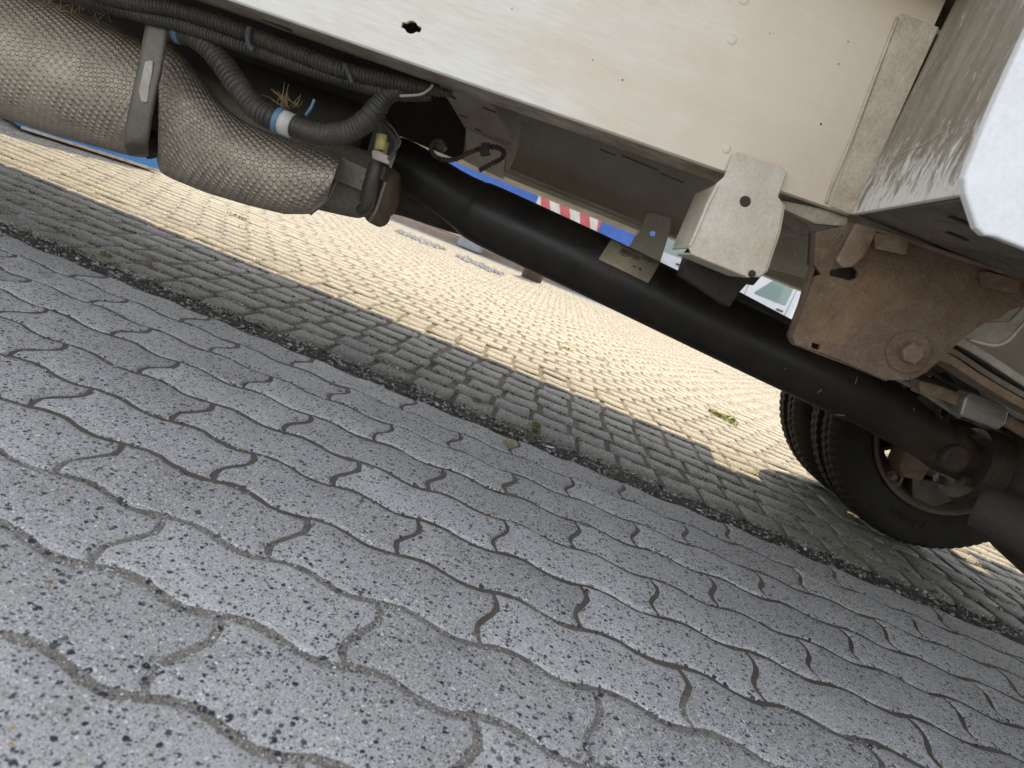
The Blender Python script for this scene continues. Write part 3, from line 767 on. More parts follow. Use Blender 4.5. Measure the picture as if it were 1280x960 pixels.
# --- rusty spring hanger
DH = .862
h_px = [(1020, 290), (1046, 284), (1052, 283), (1072, 279), (1094, 284), (1290, 349), (1290, 380), (1262, 388), (1250, 398), (1231, 403), (1202, 424), (1181, 445), (1158, 465), (1146, 472), (1135, 475), (1109, 475), (1090, 468), (1071, 459), (1030, 442), (994, 430), (991, 421), (1019, 346), (1027, 343), (1018, 331)]
hg = plate('spring_hanger', h_px, DH, .007, M['rust'], T, holes=[round_poly([(1037, 338), (1048, 335), (1066, 333), (1073, 340), (1071, 348), (1062, 351), (1048, 347), (1037, 345)], 2), round_poly([(1015, 428), (1025, 431), (1024, 438), (1014, 435)], 1)], bev=.002)
part(hg, 'rusty brown spring hanger plate with a large bolt')
c = P(1135, 440, DH)
lathe('washer', [(.026, 0), (.027, -.002), (.025, -.004), (.017, -.004)], c, M['rust'], hg, 32)
hexbolt('bolt_head', c+Vector((0, -.003, 0)), .0135, .012, M['steel_rust'], hg, 'Y', False)
tube('bolt_pin', [c, c+Vector((0, .10, 0))], .008, M['rust_dark'], hg, 12, 1)
# strap across it, upper lip, two square weld nuts
o = slab('hanger_strap', [[P(u, v, DH-.016) for u, v in [(1071, 279), (1096, 285), (1096, 292), (1080, 322), (1066, 334), (1053, 335), (1046, 326), (1060, 300)]]], (0, .0075, 0), M['rust_edge'], hg, .002)
o = slab('hanger_lip', [[P(1071, 279, DH-.014), P(1094, 284, DH-.014), P(1290, 349, DH-.014), P(1290, 355, DH-.014), P(1094, 289, DH-.014), P(1071, 283, DH-.014)]], (0, .0138, 0), M['rust_edge'], hg, .001)
for (u, v) in ((1114, 304), (1254, 353)):
    q = [P(u+a, v+b, DH-.015) for a, b in round_poly([(-21, -14), (22, -3), (19, 15), (-19, 7)], 3)]
    slab('weld_nut', [q], (0, .0148, 0), M['rust_edge'], hg, .002)
# second plate of the hanger behind, and its rear-side flange at the left
slab('hanger_back_plate', [[P(u, v, DH)+Vector((0, .021, 0)) for u, v in h_px]], (0, .006, 0), M['rust_dark'], hg)
wall('hanger_web', [(1020, 290), (1018, 331), (991, 421), (994, 430), (1071, 459), (1109, 475)], DH+.0072, .012, M['rust'], hg, .004)
# pale lower bracket at the right with bright rolled edge
o = plate('shackle_guard', [(1203, 420), (1232, 402), (1262, 402), (1290, 372), (1300, 390), (1262, 425), (1248, 432), (1232, 430), (1210, 424)], DN+.03, .004, M['steel'], T)
tube('rolled_edge', [P(1212, 424, DN+.03), P(1232, 430, DN+.029), P(1248, 431, DN+.029), P(1262, 424, DN+.029), P(1276, 408, DN+.029), P(1300, 382, DN+.029)], .0022, M['bracket'], o, 8, 4)

# --- leaf spring (two leaves), from the hanger bolt to the axle
def leaf(name, pl, D, wy, th, m):
    pts = catmull([Vector((*p, 0)) for p in pl], 5); bm = bmesh.new(); rows = []
    for p in pts:
        a = P(p.x, p.y, D); b = P(p.x, p.y+th, D); rows.append([bm.verts.new(a), bm.verts.new(b), bm.verts.new(b+Vector((0, wy, 0))), bm.verts.new(a+Vector((0, wy, 0)))])
    for i in range(len(rows)-1):
        for k in range(4): bm.faces.new((rows[i][k], rows[i][(k+1) % 4], rows[i+1][(k+1) % 4], rows[i+1][k]))
    bm.faces.new(rows[0]); bm.faces.new(rows[-1]); o = bm_obj(name, bm, m, T); bevel(o, .002); return o
leaf('spring_leaf', [(1140, 398), (1200, 420), (1250, 450), (1300, 482), (1420, 548)], .90, .06, 13, M['steel'])
leaf('spring_leaf', [(1150, 424), (1190, 434), (1240, 466), (1300, 500), (1420, 564)], .905, .06, 9, M['under'])
leaf('spring_leaf', [(1150, 436), (1186, 442), (1230, 470), (1300, 510), (1420, 572)], .90, .06, 13, M['rust_edge'])
# cable equaliser, rods and tangle behind the hanger
o = leaf('cable_bracket', [(1150, 476), (1180, 484), (1215, 500), (1245, 516)], 1.02, .03, 17, M['rust_edge'])
o = plate('cable_equaliser', round_poly([(1206, 498), (1214, 490), (1255, 506), (1262, 514), (1258, 530), (1248, 538), (1200, 520)], 3), 1.005, .03, M['alu'], T, bev=.003)
part(o, 'scuffed aluminium cable equaliser')
tube('brake_cable', [P(1255, 522, 1.02), P(1275, 536, 1.02), P(1330, 566, 1.02)], .009, M['rust_edge'], T, 12, 3)
tube('brake_cable', [P(1100, 462, 1.1), P(1150, 487, 1.1), P(1200, 520, 1.1)], .005, M['steel'], T, 10, 3)
for pl, D, r_, m in (([(1230, 500), (1270, 515), (1330, 540)], 1.12, .009, 'steel'), ([(1228, 520), (1270, 535), (1330, 562)], 1.15, .006, 'rust_edge'), ([(1130, 468), (1200, 496), (1300, 560)], 1.3, .012, 'black'),
                     ([(1160, 455), (1172, 470), (1190, 478), (1204, 472), (1200, 452)], 1.08, .004, 'hose'), ([(1165, 448), (1178, 462), (1196, 464), (1200, 446)], 1.07, .0035, 'hose'), ([(1170, 440), (1182, 455), (1192, 455), (1198, 440)], 1.09, .003, 'hose')):
    tube('rod', [P(u, v, D) for u, v in pl], r_, M[m], T, 10, 5)
plate('shock_bracket', [(1178, 452), (1184, 448), (1225, 490), (1235, 510), (1222, 512)], 1.06, .012, M['grey_plastic'], T)
plate('stop_block', [(1235, 488), (1240, 482), (1290, 500), (1300, 520), (1240, 500)], 1.12, .03, M['under'], T)

# --- far chassis rail and crossmembers
DF = 1.72
zf = .372+.132
fr = plate('far_rail', [(-700, -420), (-700, -150), (640, 168), (646, 148), (870, 248), (1400, 470), (1500, 200), (700, -100)], DF+.02, .006, M['frame_far'], T, bev=0)
# simple real far rail: web + inner lip
col.objects.unlink(fr); bpy.data.objects.remove(fr)
far = box('far_rail', -3.0, 2.4, DF, DF+.006, zf+.012, .76, M['frame_far'], T, .001); part(far, 'far chassis rail in dull grey beige paint seen from inside')
box('far_rail_flange', -3.0, 2.4, DF-.055, DF-.0005, zf+.005, zf+.011, M['frame_far'], T, .001)
box('far_rail_lip', -3.0, P(806, 292, DF).x, DF-.062, DF-.056, zf+.004, zf+.014, M['bracket'], T, .001)
box('inner_sill', -3.0, P(806, 292, DF).x, DF-.0555, DF+.12, zf-.008, zf+.0035, M['frame_far'], T, .001)
# panel pressed edge (rounded stiffener) at its left
o = plate('rail_stiffener', round_poly([(646, 150), (668, 160), (654, 214), (630, 208)], 3), DF-.004, .0036, M['frame_far'], T)
# small dark openings in the sill flange
for (u0, v0) in ((640, 234), (775, 279)):
    pass
# crossmember with tapered light gusset
plate('crossmember_plate', [(582, 160), (632, 183), (629, 224), (584, 203)], 1.40, .005, M['frame_far'], T, holes=[circ(607, 181, 2.2, 10)])
hull('crossmember', ([P(545, 100, 1.30), P(606, 118, 1.30), P(641, 178, 1.40), P(581, 160, 1.40)], [P(545, 100, 1.30)+Vector((0, .004, .006)), P(606, 118, 1.30)+Vector((0, .004, .006)), P(641, 178, 1.40)+Vector((0, .004, .006)), P(581, 160, 1.40)+Vector((0, .004, .006))]), M['bracket'], T, .001)
plate('crossmember_side', [(603, 122), (652, 140), (646, 190), (634, 216), (630, 186), (640, 180)], 1.50, .005, M['frame_far'], T, rnd=2)
for (u, v, l) in ((580, 145, 5), (598, 162, 4), (566, 122, 4)):
    plate('slot', [(u-l, v-2), (u+l, v+1.6), (u+l, v+2.8), (u-l, v-.4)], 1.385 if v > 150 else 1.33, .001, M['black'], T, bev=0)
# black plate added for the shade between exhaust and crossmember
o = plate('dark_recess_plate', [(330, -40), (640, 60), (600, 130), (582, 160), (578, 198), (566, 197), (495, 168), (470, 176), (425, 180), (330, 160)], 1.46, .01, M['black'], T); part(o, 'black plate standing in for the shade behind the hoses')
plate('dark_back_plate', [(-60, -120), (400, 20), (480, 150), (470, 240), (330, 180), (-60, 100)], 1.25, .01, M['black'], T)  # black plate added for the dark background around the exhaust
# hanging bracket before the far rail, with light showing through its hole
o = plate('rail_bracket', round_poly([(809, 264), (840, 273), (837, 290), (824, 332), (786, 318), (790, 305), (802, 285)], [6, 6, 2, 0, 0, 0, 2]), DF-.068, .004, M['frame_far'], T, holes=[circ(816, 292, 3.6, 14)])
part(o, 'dull plate bracket with one hole letting blue light through')
hull('bracket_flange', ([P(798, 288, DF-.068), P(800, 284, DF-.068), P(788, 312, DF-.068), P(785, 311, DF-.068)], [P(798, 288, DF-.02), P(800, 284, DF-.02), P(788, 312, DF-.02), P(785, 311, DF-.02)]), M['bracket'], T, .0005)
o = plate('clip_plate', [(838, 291), (862, 299), (858, 310), (852, 307), (848, 300), (838, 297)], DF-.03, .006, M['frame_far'], T)
plate('clip_tab', [(856, 315), (864, 306), (866, 322), (858, 340), (852, 336)], DF-.03, .01, M['rust_dark'], T)
# black tank/bump stop region below the pale bracket
o = plate('rubber_stop', [(862, 316), (935, 344), (952, 330), (962, 334), (942, 357), (934, 355), (924, 366), (912, 384), (852, 345)], 1.02, .05, M['black'], T)
plate('stop_arm', [(925, 365), (995, 402), (991, 413), (911, 376)], 1.60, .03, M['shaft'], T)
hull('shaft_guard_rod', ([P(915, 376, 1.55), P(918, 373, 1.55), P(992, 409, 1.55), P(989, 412, 1.55)], [P(915, 376, 1.56), P(918, 373, 1.56), P(992, 409, 1.56), P(989, 412, 1.56)]), M['steel'], T, .0005)

# --- prop shaft
DS = 1.28
ctr = [(487, 200, 28), (505, 206, 30), (560, 240, 31), (585, 256, 34), (612, 271, 38), (736, 329, 39), (850, 384, 39), (950, 432, 39), (1058, 484, 38), (1085, 498, 36), (1118, 519, 33), (1160, 546, 29), (1180, 560, 28)]
def pr(rpx, p): return rpx*(p-Vector((0, 0, CAM_H))).dot(fwd)/F
pts = [P(u, v, DS) for u, v, r_ in ctr]; rad = [pr(r_, P(u, v, DS)) for u, v, r_ in ctr]
speckled(M['shaft'], [(7, .56, .8, (.045, .036, .028)), (160, .66, .74, (.10, .085, .065)), (420, .70, .76, (.22, .19, .15))]); dusted(M['shaft'], (.11, .070, .042), .6, 1.15, .6)
sh = tube('prop_shaft', pts, rad, M['shaft'], T, 48, 6); part(sh, 'thick black propeller shaft running to the rear axle')
# weld rings
for u, v, r_ in ((612, 271, 38.6), (1064, 488, 38.2)):
    pass
# paper label on the shaft: curved with the tube
def shaft_frame():
    A, B = P(736, 329, DS), P(950, 432, DS); ax = (B-A).normalized(); r_ = pr(39.2, A)
    toc = (Vector((0, 0, CAM_H))-A); toc -= ax*toc.dot(ax); toc.normalize(); up_ = toc.cross(ax); 
    if up_.z < 0: up_ = -up_
    return A, ax, r_, toc, up_
SA, SX, SRr, SN, SU = shaft_frame()
def on_shaft(s, ang, lift=.0004): return SA+SX*s+(SN*math.cos(ang)+SU*math.sin(ang))*(SRr+lift)
def shaft_hit(u, v):
    "axial distance and angle on the tube under a photograph pixel"
    best = None; o_ = Vector((0, 0, CAM_H)); d = (P(u, v, 1.0)-o_).normalized()
    oc = o_-SA; a = (d-SX*d.dot(SX)); b = (oc-SX*oc.dot(SX)); A_ = a.dot(a); B_ = 2*a.dot(b); C_ = b.dot(b)-SRr*SRr; disc = B_*B_-4*A_*C_
    t = (-B_-math.sqrt(max(disc, 0)))/(2*A_); p = o_+d*t-SA; s = p.dot(SX); q = p-SX*s
    return s, math.atan2(q.dot(SU), q.dot(SN))
def patch(name, s0, s1, a0_, a1_, lift, m, parent, skew=0, n=10):
    bm = bmesh.new(); rows = []
    for j in range(n+1):
        a = a0_+(a1_-a0_)*j/n; k = skew*j/n
        rows.append([bm.verts.new(on_shaft(s0+k, a, lift)), bm.verts.new(on_shaft(s1+k, a, lift))])
    for j in range(n): f = bm.faces.new((rows[j][0], rows[j][1], rows[j+1][1], rows[j+1][0])); f.smooth = True
    o = bm_obj(name, bm, m, parent); sm = o.modifiers.new('t', 'SOLIDIFY'); sm.thickness = .0005; sm.offset = 0; return o
s00, g0 = shaft_hit(748, 324); s01, g1 = shaft_hit(762, 306); s10, g2 = shaft_hit(809, 356)
lb = patch('barcode_label', s00, s10, g0, 1.28, .0006, M['label'], sh, s01-s00)
part(lb, 'beige paper label with a barcode stuck on the black shaft')
LS = s10-s00; sk = (s01-s00); GA = 1.28-g0
x = .26; r2 = random.Random(11)
while x < .62:
    wd = r2.choice((.006, .006, .012, .018)); a_ = g0+GA*.50; b_ = g0+GA*.72
    patch('barcode_bar', s00+LS*x+sk*.5, s00+LS*(x+wd)+sk*.5, a_, b_, .0012, M['ink'], lb, sk*.22, 3); x += wd+r2.choice((.006, .008, .014))
for (x0, x1, y0, y1) in ((.22, .50, .80, .84), (.52, .60, .80, .84), (.66, .93, .76, .80), (.66, .86, .68, .71), (.26, .40, .44, .46), (.60, .66, .25, .29), (.72, .77, .24, .30)):
    patch('print_line', s00+LS*x0+sk*y0, s00+LS*x1+sk*y0, g0+GA*y0, g0+GA*y1, .0012, M['ink'], lb, 0, 2)
# scratches and chips on the shaft
for (u0, v0, u1, v1) in ((1069, 480, 1064, 492), (1072, 471, 1068, 482), (983, 460, 981, 462), (1022, 491, 1027, 487), (1044, 518, 1056, 519), (1142, 510, 1143, 514)):
    s, a = shaft_hit(u0, v0); s2, a2 = shaft_hit(u1, v1)
    if (u0 > 1060): p0, p1 = P(u0, v0, DS-pr(37, pts[8])), P(u1, v1, DS-pr(37, pts[8]))
    else: p0, p1 = on_shaft(s, a, .0003), on_shaft(s2, a2, .0003)
    tube('scratch', [p0, p1], .0006, M['steel'], sh, 5, 1)
# yoke, pin cap, pinion flange, differential nose
yk = tube('universal_joint', [P(1165, 549, DS), P(1185, 562, DS), P(1205, 575, DS), P(1235, 592, DS)], [.044, .046, .040, .036], M['rust_dark'], T, 20, 4)
c = P(1193, 573, DS-.052); lathe('pin_cap', [(.024, .03), (.026, 0), (.024, -.006), (.018, -.008)], c, M['rust_dark'], yk, 24)
lathe('pinion_flange', [(.02, -.03), (.07, -.028), (.075, -.01), (.075, .012), (.05, .02), (.045, .06)], P(1222, 585, DS), M['rust_dark'], T, 30, 'X')
for k in range(4):
    a = k*math.pi/2+.5; c = P(1222, 585, DS)+Vector((-.032, .055*math.cos(a), .055*math.sin(a))); lathe('flange_bolt', [(.009, -.012), (.009, 0)], c, M['rust_dark'], T, 6, 'X')
AXX, AXZ = 1.134, .321
lathe('differential_housing', [(.05, -.26), (.075, -.24), (.10, -.19), (.15, -.13), (.175, -.06), (.18, 0), (.17, .06), (.13, .12), (.05, .15)], (AXX, 1.30, AXZ-.01), M['rust_dark'], T, 36, 'X', smooth=True)
tube('axle_tube', [(AXX, .62, AXZ), (AXX, 1.0, AXZ), (AXX, 1.15, AXZ), (AXX, 1.3, AXZ), (AXX, 1.45, AXZ), (AXX, 1.6, AXZ), (AXX, 1.9, AXZ)], [.048, .048, .06, .11, .06, .048, .048], M['rust_dark'], T, 28, 4)
tube('brake_hose', [P(1180, 490, 1.2), P(1172, 520, 1.25), P(1190, 532, 1.3), P(1230, 545, 1.3)], .005, M['hose'], T, 8, 5)
# dark pad low at the right edge: lower spring plate and damper
o = tube('damper', [P(1222, 632, 1.08), P(1262, 650, 1.05), P(1330, 690, 1.0)], [.035, .040, .040], M['black'], T, 20, 3)

# --- rear wheels (dual, both ends)
def tyre_mesh():
    bm = bmesh.new(); seg = 252; Rr = .321; W = .19
    prof = [(.203, .022), (.209, .012), (.222, .004), (.245, -.004), (.268, -.006), (.285, -.004), (.290, -.0005), (.293, -.0005), (.298, .003), (.306, .009), (.313, .017),
            (.3185, .026), (.3195, .044), (.3115, .045), (.3115, .052), (.3205, .053), (.321, .075), (.3125, .076), (.3125, .083), (.321, .084), (.321, .106)]
    half = prof; full = half+[(r, W-y) for r, y in reversed(half)]
    rings = []
    for i, (r, y) in enumerate(full):
        ring = []; j = min(i, len(full)-1-i)
        for k in range(seg):
            t = 2*math.pi*k/seg; rr = r
            if j in (10, 11, 12) and k % 3 == 0: rr -= .0035
            if j in (8, 9) and k % 3 == 0: rr -= .001
            if j in (15, 16) and (k+1) % 3 == 0: rr -= .003
            if j in (19, 20) and (k+2) % 3 == 0: rr -= .003
            ring.append(bm.verts.new((rr*math.cos(t), y, rr*math.sin(t))))
        rings.append(ring)
    for i in range(len(full)-1):
        for k in range(seg): 
            f = bm.faces.new((rings[i][k], rings[i][(k+1) % seg], rings[i+1][(k+1) % seg], rings[i+1][k])); f.smooth = i < 8 or i > len(full)-10
    bmesh.ops.recalc_face_normals(bm, faces=bm.faces[:])
    me = bpy.data.meshes.new('tyre'); bm.to_mesh(me); bm.free(); me.materials.append(M['rubber']); return me
def rim_meshes():
    bm = bmesh.new()
    lathe_bm(bm, [(.199, .010), (.207, .001), (.213, .002), (.2135, .007), (.210, .012), (.200, .022), (.190, .035), (.186, .055), (.172, .07), (.170, .12), (.186, .14), (.192, .165), (.209, .172), (.209, .178), (.20, .176), (.186, .168), (.180, .145), (.164, .125), (.164, .065), (.178, .052), (.184, .030)], (0, 0, 0), 96, 'Y', closed=True)
    bmesh.ops.recalc_face_normals(bm, faces=bm.faces[:])
    for f in bm.faces: f.smooth = True
    a = bpy.data.meshes.new('rim'); bm.to_mesh(a); bm.free(); a.materials.append(M['rust_rim'])
    bm = bmesh.new()
    hole = lambda i, k: (i == 2 and (k % 12) in (0, 1, 2, 3, 4))
    lathe_bm(bm, [(.06, .13), (.10, .135), (.118, .15), (.152, .162), (.166, .160)], (0, 0, 0), 72, 'Y', hole)
    bmesh.ops.solidify(bm, geom=bm.faces[:], thickness=.005)
    b = bpy.data.meshes.new('wheel_disc'); bm.to_mesh(b); bm.free(); b.materials.append(M['rust_dark'])
    return a, b
tm = tyre_mesh(); rm, dm = rim_meshes()
def wheel(y, flip=1, rot=0.0, lab=None):
    wh = empty('wheel', (AXX, y, AXZ)); wh.parent = T
    if lab: wh['label'] = lab
    for nm, me in (('tyre', tm), ('rim', rm), ('wheel_disc', dm)):
        o = bpy.data.objects.new(nm, me); col.objects.link(o); o.parent = wh
    wh.scale = (1, flip, 1); wh.rotation_euler = (0, rot, 0); return wh
w1 = wheel(1.785, 1, .10, 'inner tyre of the far dual wheels, its sidewall facing the camera')
w2 = wheel(2.075, 1, .10, 'outer tyre of the far dual wheels')
wheel(.815, -1, .2); wheel(.565, -1, .5)
# brand lettering raised on the inner sidewall, upside down at the foot of the tyre
fc = bpy.data.curves.new('tyre_lettering', 'FONT'); fc.body = 'Kleber'; fc.size = .040; fc.extrude = .0006; fc.align_x = 'CENTER'; fc.space_character = 1.1
fo = bpy.data.objects.new('tyre_lettering', fc); col.objects.link(fo); bpy.context.view_layer.update()
dg = bpy.context.evaluated_depsgraph_get(); lm = bpy.data.meshes.new_from_object(fo.evaluated_get(dg)); bpy.data.objects.remove(fo)
bm = bmesh.new(); bm.from_mesh(lm)
bmesh.ops.subdivide_edges(bm, edges=[e for e in bm.edges if e.calc_length() > .006], cuts=2)
for v in bm.verts:
    a = -math.pi/2+v.co.x/.255; r_ = .240+v.co.y     # reads from outside, heads towards the tread
    v.co = Vector((-0+r_*math.cos(-math.pi-a+0), -.0062-v.co.z, r_*math.sin(-math.pi-a)))
    # tops of the letters point outwards: at the foot of the wheel they stand on their heads
lm2 = bpy.data.meshes.new('lettering'); bm.to_mesh(lm2); bm.free(); lm2.materials.append(M['rubber'])
o = bpy.data.objects.new('lettering', lm2); col.objects.link(o); o.parent = w1
# hub, brake disc and caliper inside the far wheel
lathe('brake_disc', [(.05, -.02), (.085, -.018), (.128, -.012), (.13, 0), (.128, .02), (.05, .02)], (AXX, 1.86, AXZ), M['rust_dark'], T, 48)
lathe('hub', [(.05, -.08), (.065, -.07), (.07, .02), (.06, .06)], (AXX, 1.88, AXZ), M['rust_dark'], T, 32)
plate('brake_caliper', round_poly([(1133, 560), (1150, 556), (1168, 562), (1166, 580), (1152, 602), (1128, 596), (1124, 582)], 4), 1.76, .07, M['rust'], T, bev=.004)
plate('caliper_carrier', round_poly([(1140, 596), (1158, 600), (1196, 606), (1212, 612), (1192, 626), (1168, 634), (1140, 622)], 4), 1.80, .03, M['rust_dark'], T, bev=.003)
hexbolt('caliper_bolt', P(1202, 606, 1.74), .012, .03, M['rust'], T)
hexbolt('caliper_bolt', P(1114, 594, 1.80), .009, .02, M['rust'], T)
tube('sensor_ring', [P(1120, 588, 1.80), P(1127, 596, 1.79), P(1122, 606, 1.79), P(1112, 604, 1.80)], .004, M['rust'], T, 8, 5)

# --- exhaust: canister, heat shields, strap, clamp, pipe
EX = empty('exhaust', P(300, 200, 1.0)); EX.parent = T
def ex(o): 
    o.parent = EX; o.matrix_parent_inverse = Matrix.Translation(-EX.location); return o
DE = 1.10
s1t = [(-160, -78), (0, -22), (60, 2), (110, 22), (150, 38), (178, 52), (186, 60)]
s1b = [(-160, 96), (0, 146), (60, 166), (110, 180), (150, 191), (172, 196), (184, 196)]
o = ex(arch_sheet('heat_shield', s1t, s1b, DE, .10, M['shield'], None, 90, 26, dent=.003, seed=1, pw=.4)); part(o, 'left embossed heat shield covered in raised dots')
s2t = [(200, 62), (207, 57), (216, 59), (227, 67), (237, 80), (248, 96), (260, 111), (271, 124), (286, 139), (303, 151), (335, 166), (370, 178), (412, 187), (426, 196)]
s2b = [(197, 198), (199, 208), (203, 216), (212, 221), (225, 227), (240, 233), (255, 239), (270, 244), (290, 250), (310, 256), (335, 262), (356, 267), (387, 267), (408, 250)]
o = ex(arch_sheet('heat_shield', s2t, s2b, DE-.005, .085, M['shield'], None, 90, 26, dent=.003, seed=4, pw=.36)); part(o, 'right embossed heat shield with dark scuffed corner')
# rolled hems along the sheets
def hem(name, pl, D, r_, m):
    return ex(tube(name, [P(u, v, D) for u, v in pl], r_, m, None, 8, 3))
hem('shield_hem', s1t, DE-.002, .0022, M['can']); hem('shield_hem', s2t, DE-.006, .0024, M['can'])
hem('shield_hem', [(426, 196), (424, 215), (416, 236), (408, 250), (387, 267)], DE-.02, .0035, M['can'])
# canister behind the shields
cl = [(-150, 0, 66), (0, 54, 66), (160, 110, 62), (300, 172, 56), (360, 202, 52), (420, 222, 47), (455, 232, 44), (466, 236, 40)]
cpt = [P(u, v, DE+.045) for u, v, _ in cl]; crd = [pr(r_, p)*.93 for (_, _, r_), p in zip(cl, cpt)]
o = ex(tube('filter_canister', cpt, crd, M['can'], None, 40, 4)); part(o, 'grey brown steel filter canister end')
cv = [(-150, 5), (100, 70), (190, 96), (260, 118), (330, 140), (400, 160), (455, 170)]
ex(tube('canister_cover', [P(u, v, DE+.10) for u, v in cv], [.09, .09, .085, .075, .07, .06, .05], M['black'], None, 24, 3))
# strap
st = ex(arch_sheet('retaining_strap', [(187, -20), (224, -20)], [(187, -20), (224, -20)], .98, 0, M['strap'], None, 1, 1)); bpy.data.objects.remove(st)
def strap():
    left = [(190, -25), (186, 10), (180, 48), (172, 90), (163, 130), (157, 165), (156, 182), (162, 194)]
    right = [(222, -25), (214, 10), (209, 45), (203, 85), (194, 125), (188, 160), (185, 180), (186, 194)]
    bm = bmesh.new(); rows = []
    n = 28
    L3 = catmull([Vector((*p, 0)) for p in left], 4); R3 = catmull([Vector((*p, 0)) for p in right], 4); n = len(L3)
    for i in range(n):
        t = i/(n-1); D = .985-.02*math.sin(math.pi*min(1, t*1.0))+(.10*max(0, (t-.8)/.2)**2)
        row = []
        for j in range(7):
            k = j/6; e = .004 if j in (0, 6) else 0
            q = L3[i].lerp(R3[i], k); row.append(bm.verts.new(P(q.x, q.y, D+e)))
        rows.append(row)
    for i in range(n-1):
        for j in range(6):
            f = bm.faces.new((rows[i][j], rows[i][j+1], rows[i+1][j+1], rows[i+1][j])); f.smooth = True
    o = bm_obj('retaining_strap', bm, M['strap']); s = o.modifiers.new('t', 'SOLIDIFY'); s.thickness = .003; s.offset = 0
    return ex(o)
o = strap(); part(o, 'dark steel retaining strap over the two heat shields')
ex(plate('strap_buckle', round_poly([(181, 76), (191, 75), (190, 90), (186, 108), (184, 128), (176, 128), (173, 112), (177, 96)], 3), .962, .002, M['steel'], None, bev=.001))
ex(tube('strap_gap_fill', [P(184, 172, 1.09), P(196, 190, 1.09)], .02, M['black'], None, 12, 1))  # black tube put in to darken the gap beside the strap
# tab with bolt on the canister end
o = ex(plate('canister_tab', round_poly([(424, 195), (462, 212), (463, 218), (457, 241), (416, 224)], 3), DE-.035, .003, M['can'], None, bev=.0015))
ex(hexbolt('tab_bolt', P(455, 223, DE-.036), .006, .005, M['can'], None))
# v-band clamp and bright flange edge, rubber tube, yellow plug
ex(tube('clamp_band', [P(469, 205, DE-.03), P(462, 232, DE-.035), P(456, 252, DE-.03)], [.010, .011, .009], M['hose'], None, 12, 5))
ex(tube('drain_hose', [P(470, 145, 1.02), P(480, 160, 1.02), P(474, 190, 1.03), P(466, 225, 1.03), P(460, 255, 1.05), P(452, 262, 1.08)], .009, M['hose'], None, 12, 5))
ex(plate('clamp_block', [(464, 188), (470, 186), (488, 196), (486, 206), (465, 198)], 1.00, .02, M['steel'], None, bev=.002))
ex(tube('yellow_plug', [P(477, 168, 1.0), P(475, 187, 1.0)], .0085, M['yellow'], None, 12, 1)); 
ex(tube('plug_stem', [P(483, 178, 1.01), P(480, 192, 1.01)], .004, M['yellow'], None, 8, 1))
ex(plate('sensor_body', [(466, 200), (484, 207), (478, 226), (464, 220)], 1.03, .03, M['rust_dark'], None, bev=.003))
o = ex(tube('flange_edge', [P(498, 172, DE+.05), P(494, 190, DE+.03), P(487, 212, DE+.02), (P(478, 238, DE+.02)), P(470, 262, DE+.035), P(462, 276, DE+.06)], .0022, M['steel'], None, 8, 5))
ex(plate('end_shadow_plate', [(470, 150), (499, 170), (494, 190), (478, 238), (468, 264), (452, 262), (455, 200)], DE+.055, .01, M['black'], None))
# outlet pipe: rusty, goes on behind the prop shaft
oc = [(480, 238, 26), (500, 243, 26), (515, 247, 26), (560, 262, 26), (640, 292, 22), (760, 340, 22)]
pp = [P(u, v, 1.36) for u, v, _ in oc]
o = ex(tube('outlet_pipe', pp, [pr(r_, p)*.98 for (_, _, r_), p in zip(oc, pp)], M['rust_dark'], None, 32, 5)); part(o, 'rusty brown exhaust outlet pipe behind the shaft')
cc = [(456, 245, 34), (468, 243, 42), (482, 241, 36), (494, 243, 27)]
pp = [P(u, v, 1.22) for u, v, _ in cc]; ex(tube('outlet_cone', pp, [pr(r_, p)*.96 for (_, _, r_), p in zip(cc, pp)], M['rust'], None, 32, 4))

# --- hoses and conduits
DHO = .955
def hose(name, pl, r_, corr, m='hose', D=DHO, seg=16, lab=None, D2=None):
    n = len(pl); pts = [P(u, v, D+((D2-D)*i/(n-1) if D2 else 0)) for i, (u, v) in enumerate(pl)]
    o = tube(name, pts, r_, M[m], T, seg, 8, corr)
    for f in o.data.polygons: f.use_smooth = False
    if lab: part(o, lab)
    return o
hose('corrugated_conduit', [(60, -30), (140, -2), (220, 12), (300, 38), (360, 62), (430, 88), (500, 104), (566, 118)], [.0115]*6+[.010, .006], (.0048, .0016), lab='long black corrugated conduit under the rail')
hose('corrugated_conduit', [(90, -8), (160, 14), (230, 32), (300, 56), (370, 80), (430, 100), (490, 116), (540, 121)], [.0105]*7+[.006], (.0048, .0016), D=.965)
hose('corrugated_conduit', [(40, -20), (120, 6), (200, 24), (260, 36), (330, 62), (400, 92)], .0085, (.0044, .0014), D=.99)
hose('corrugated_hose', [(212, 36), (240, 44), (262, 60), (280, 82), (298, 108), (318, 134), (340, 148), (352, 152)], .0165, (.0066, .0022), D=.985, seg=20, lab='thick corrugated hose curving down to the taped joint', D2=.965)
hose('corrugated_hose', [(362, 155), (385, 164), (410, 168), (436, 164), (456, 152), (470, 136), (486, 118), (520, 108)], [.0155, .0155, .016, .016, .016, .015, .013, .011], (.0050, .0012), D=.965, seg=20, lab='black hose bending up from the taped joint')
def band(px0, px1, r_, m, D=.965): return tube('tape_band', [P(*px0, D), P(*px1, D)], r_, M[m], T, 20, 1)
band((346, 149), (352, 152), .0175, 'blue_tape'); band((352, 152), (366, 158), .0168, 'white_tape'); band((222, 38), (228, 40), .0172, 'blue_tape', .985)
o = hose('cable_clip', [(312, 34), (310, 46), (312, 58), (318, 62)], .004, None, 'grey_plastic', .94)
hose('cable_tie', [(393, 124), (389, 134), (382, 144)], .0022, None, 'blue_tape', 1.0, 8)
hose('cable_tie', [(430, 80), (436, 92), (440, 104)], .003, None, 'grey_plastic', .94, 8)
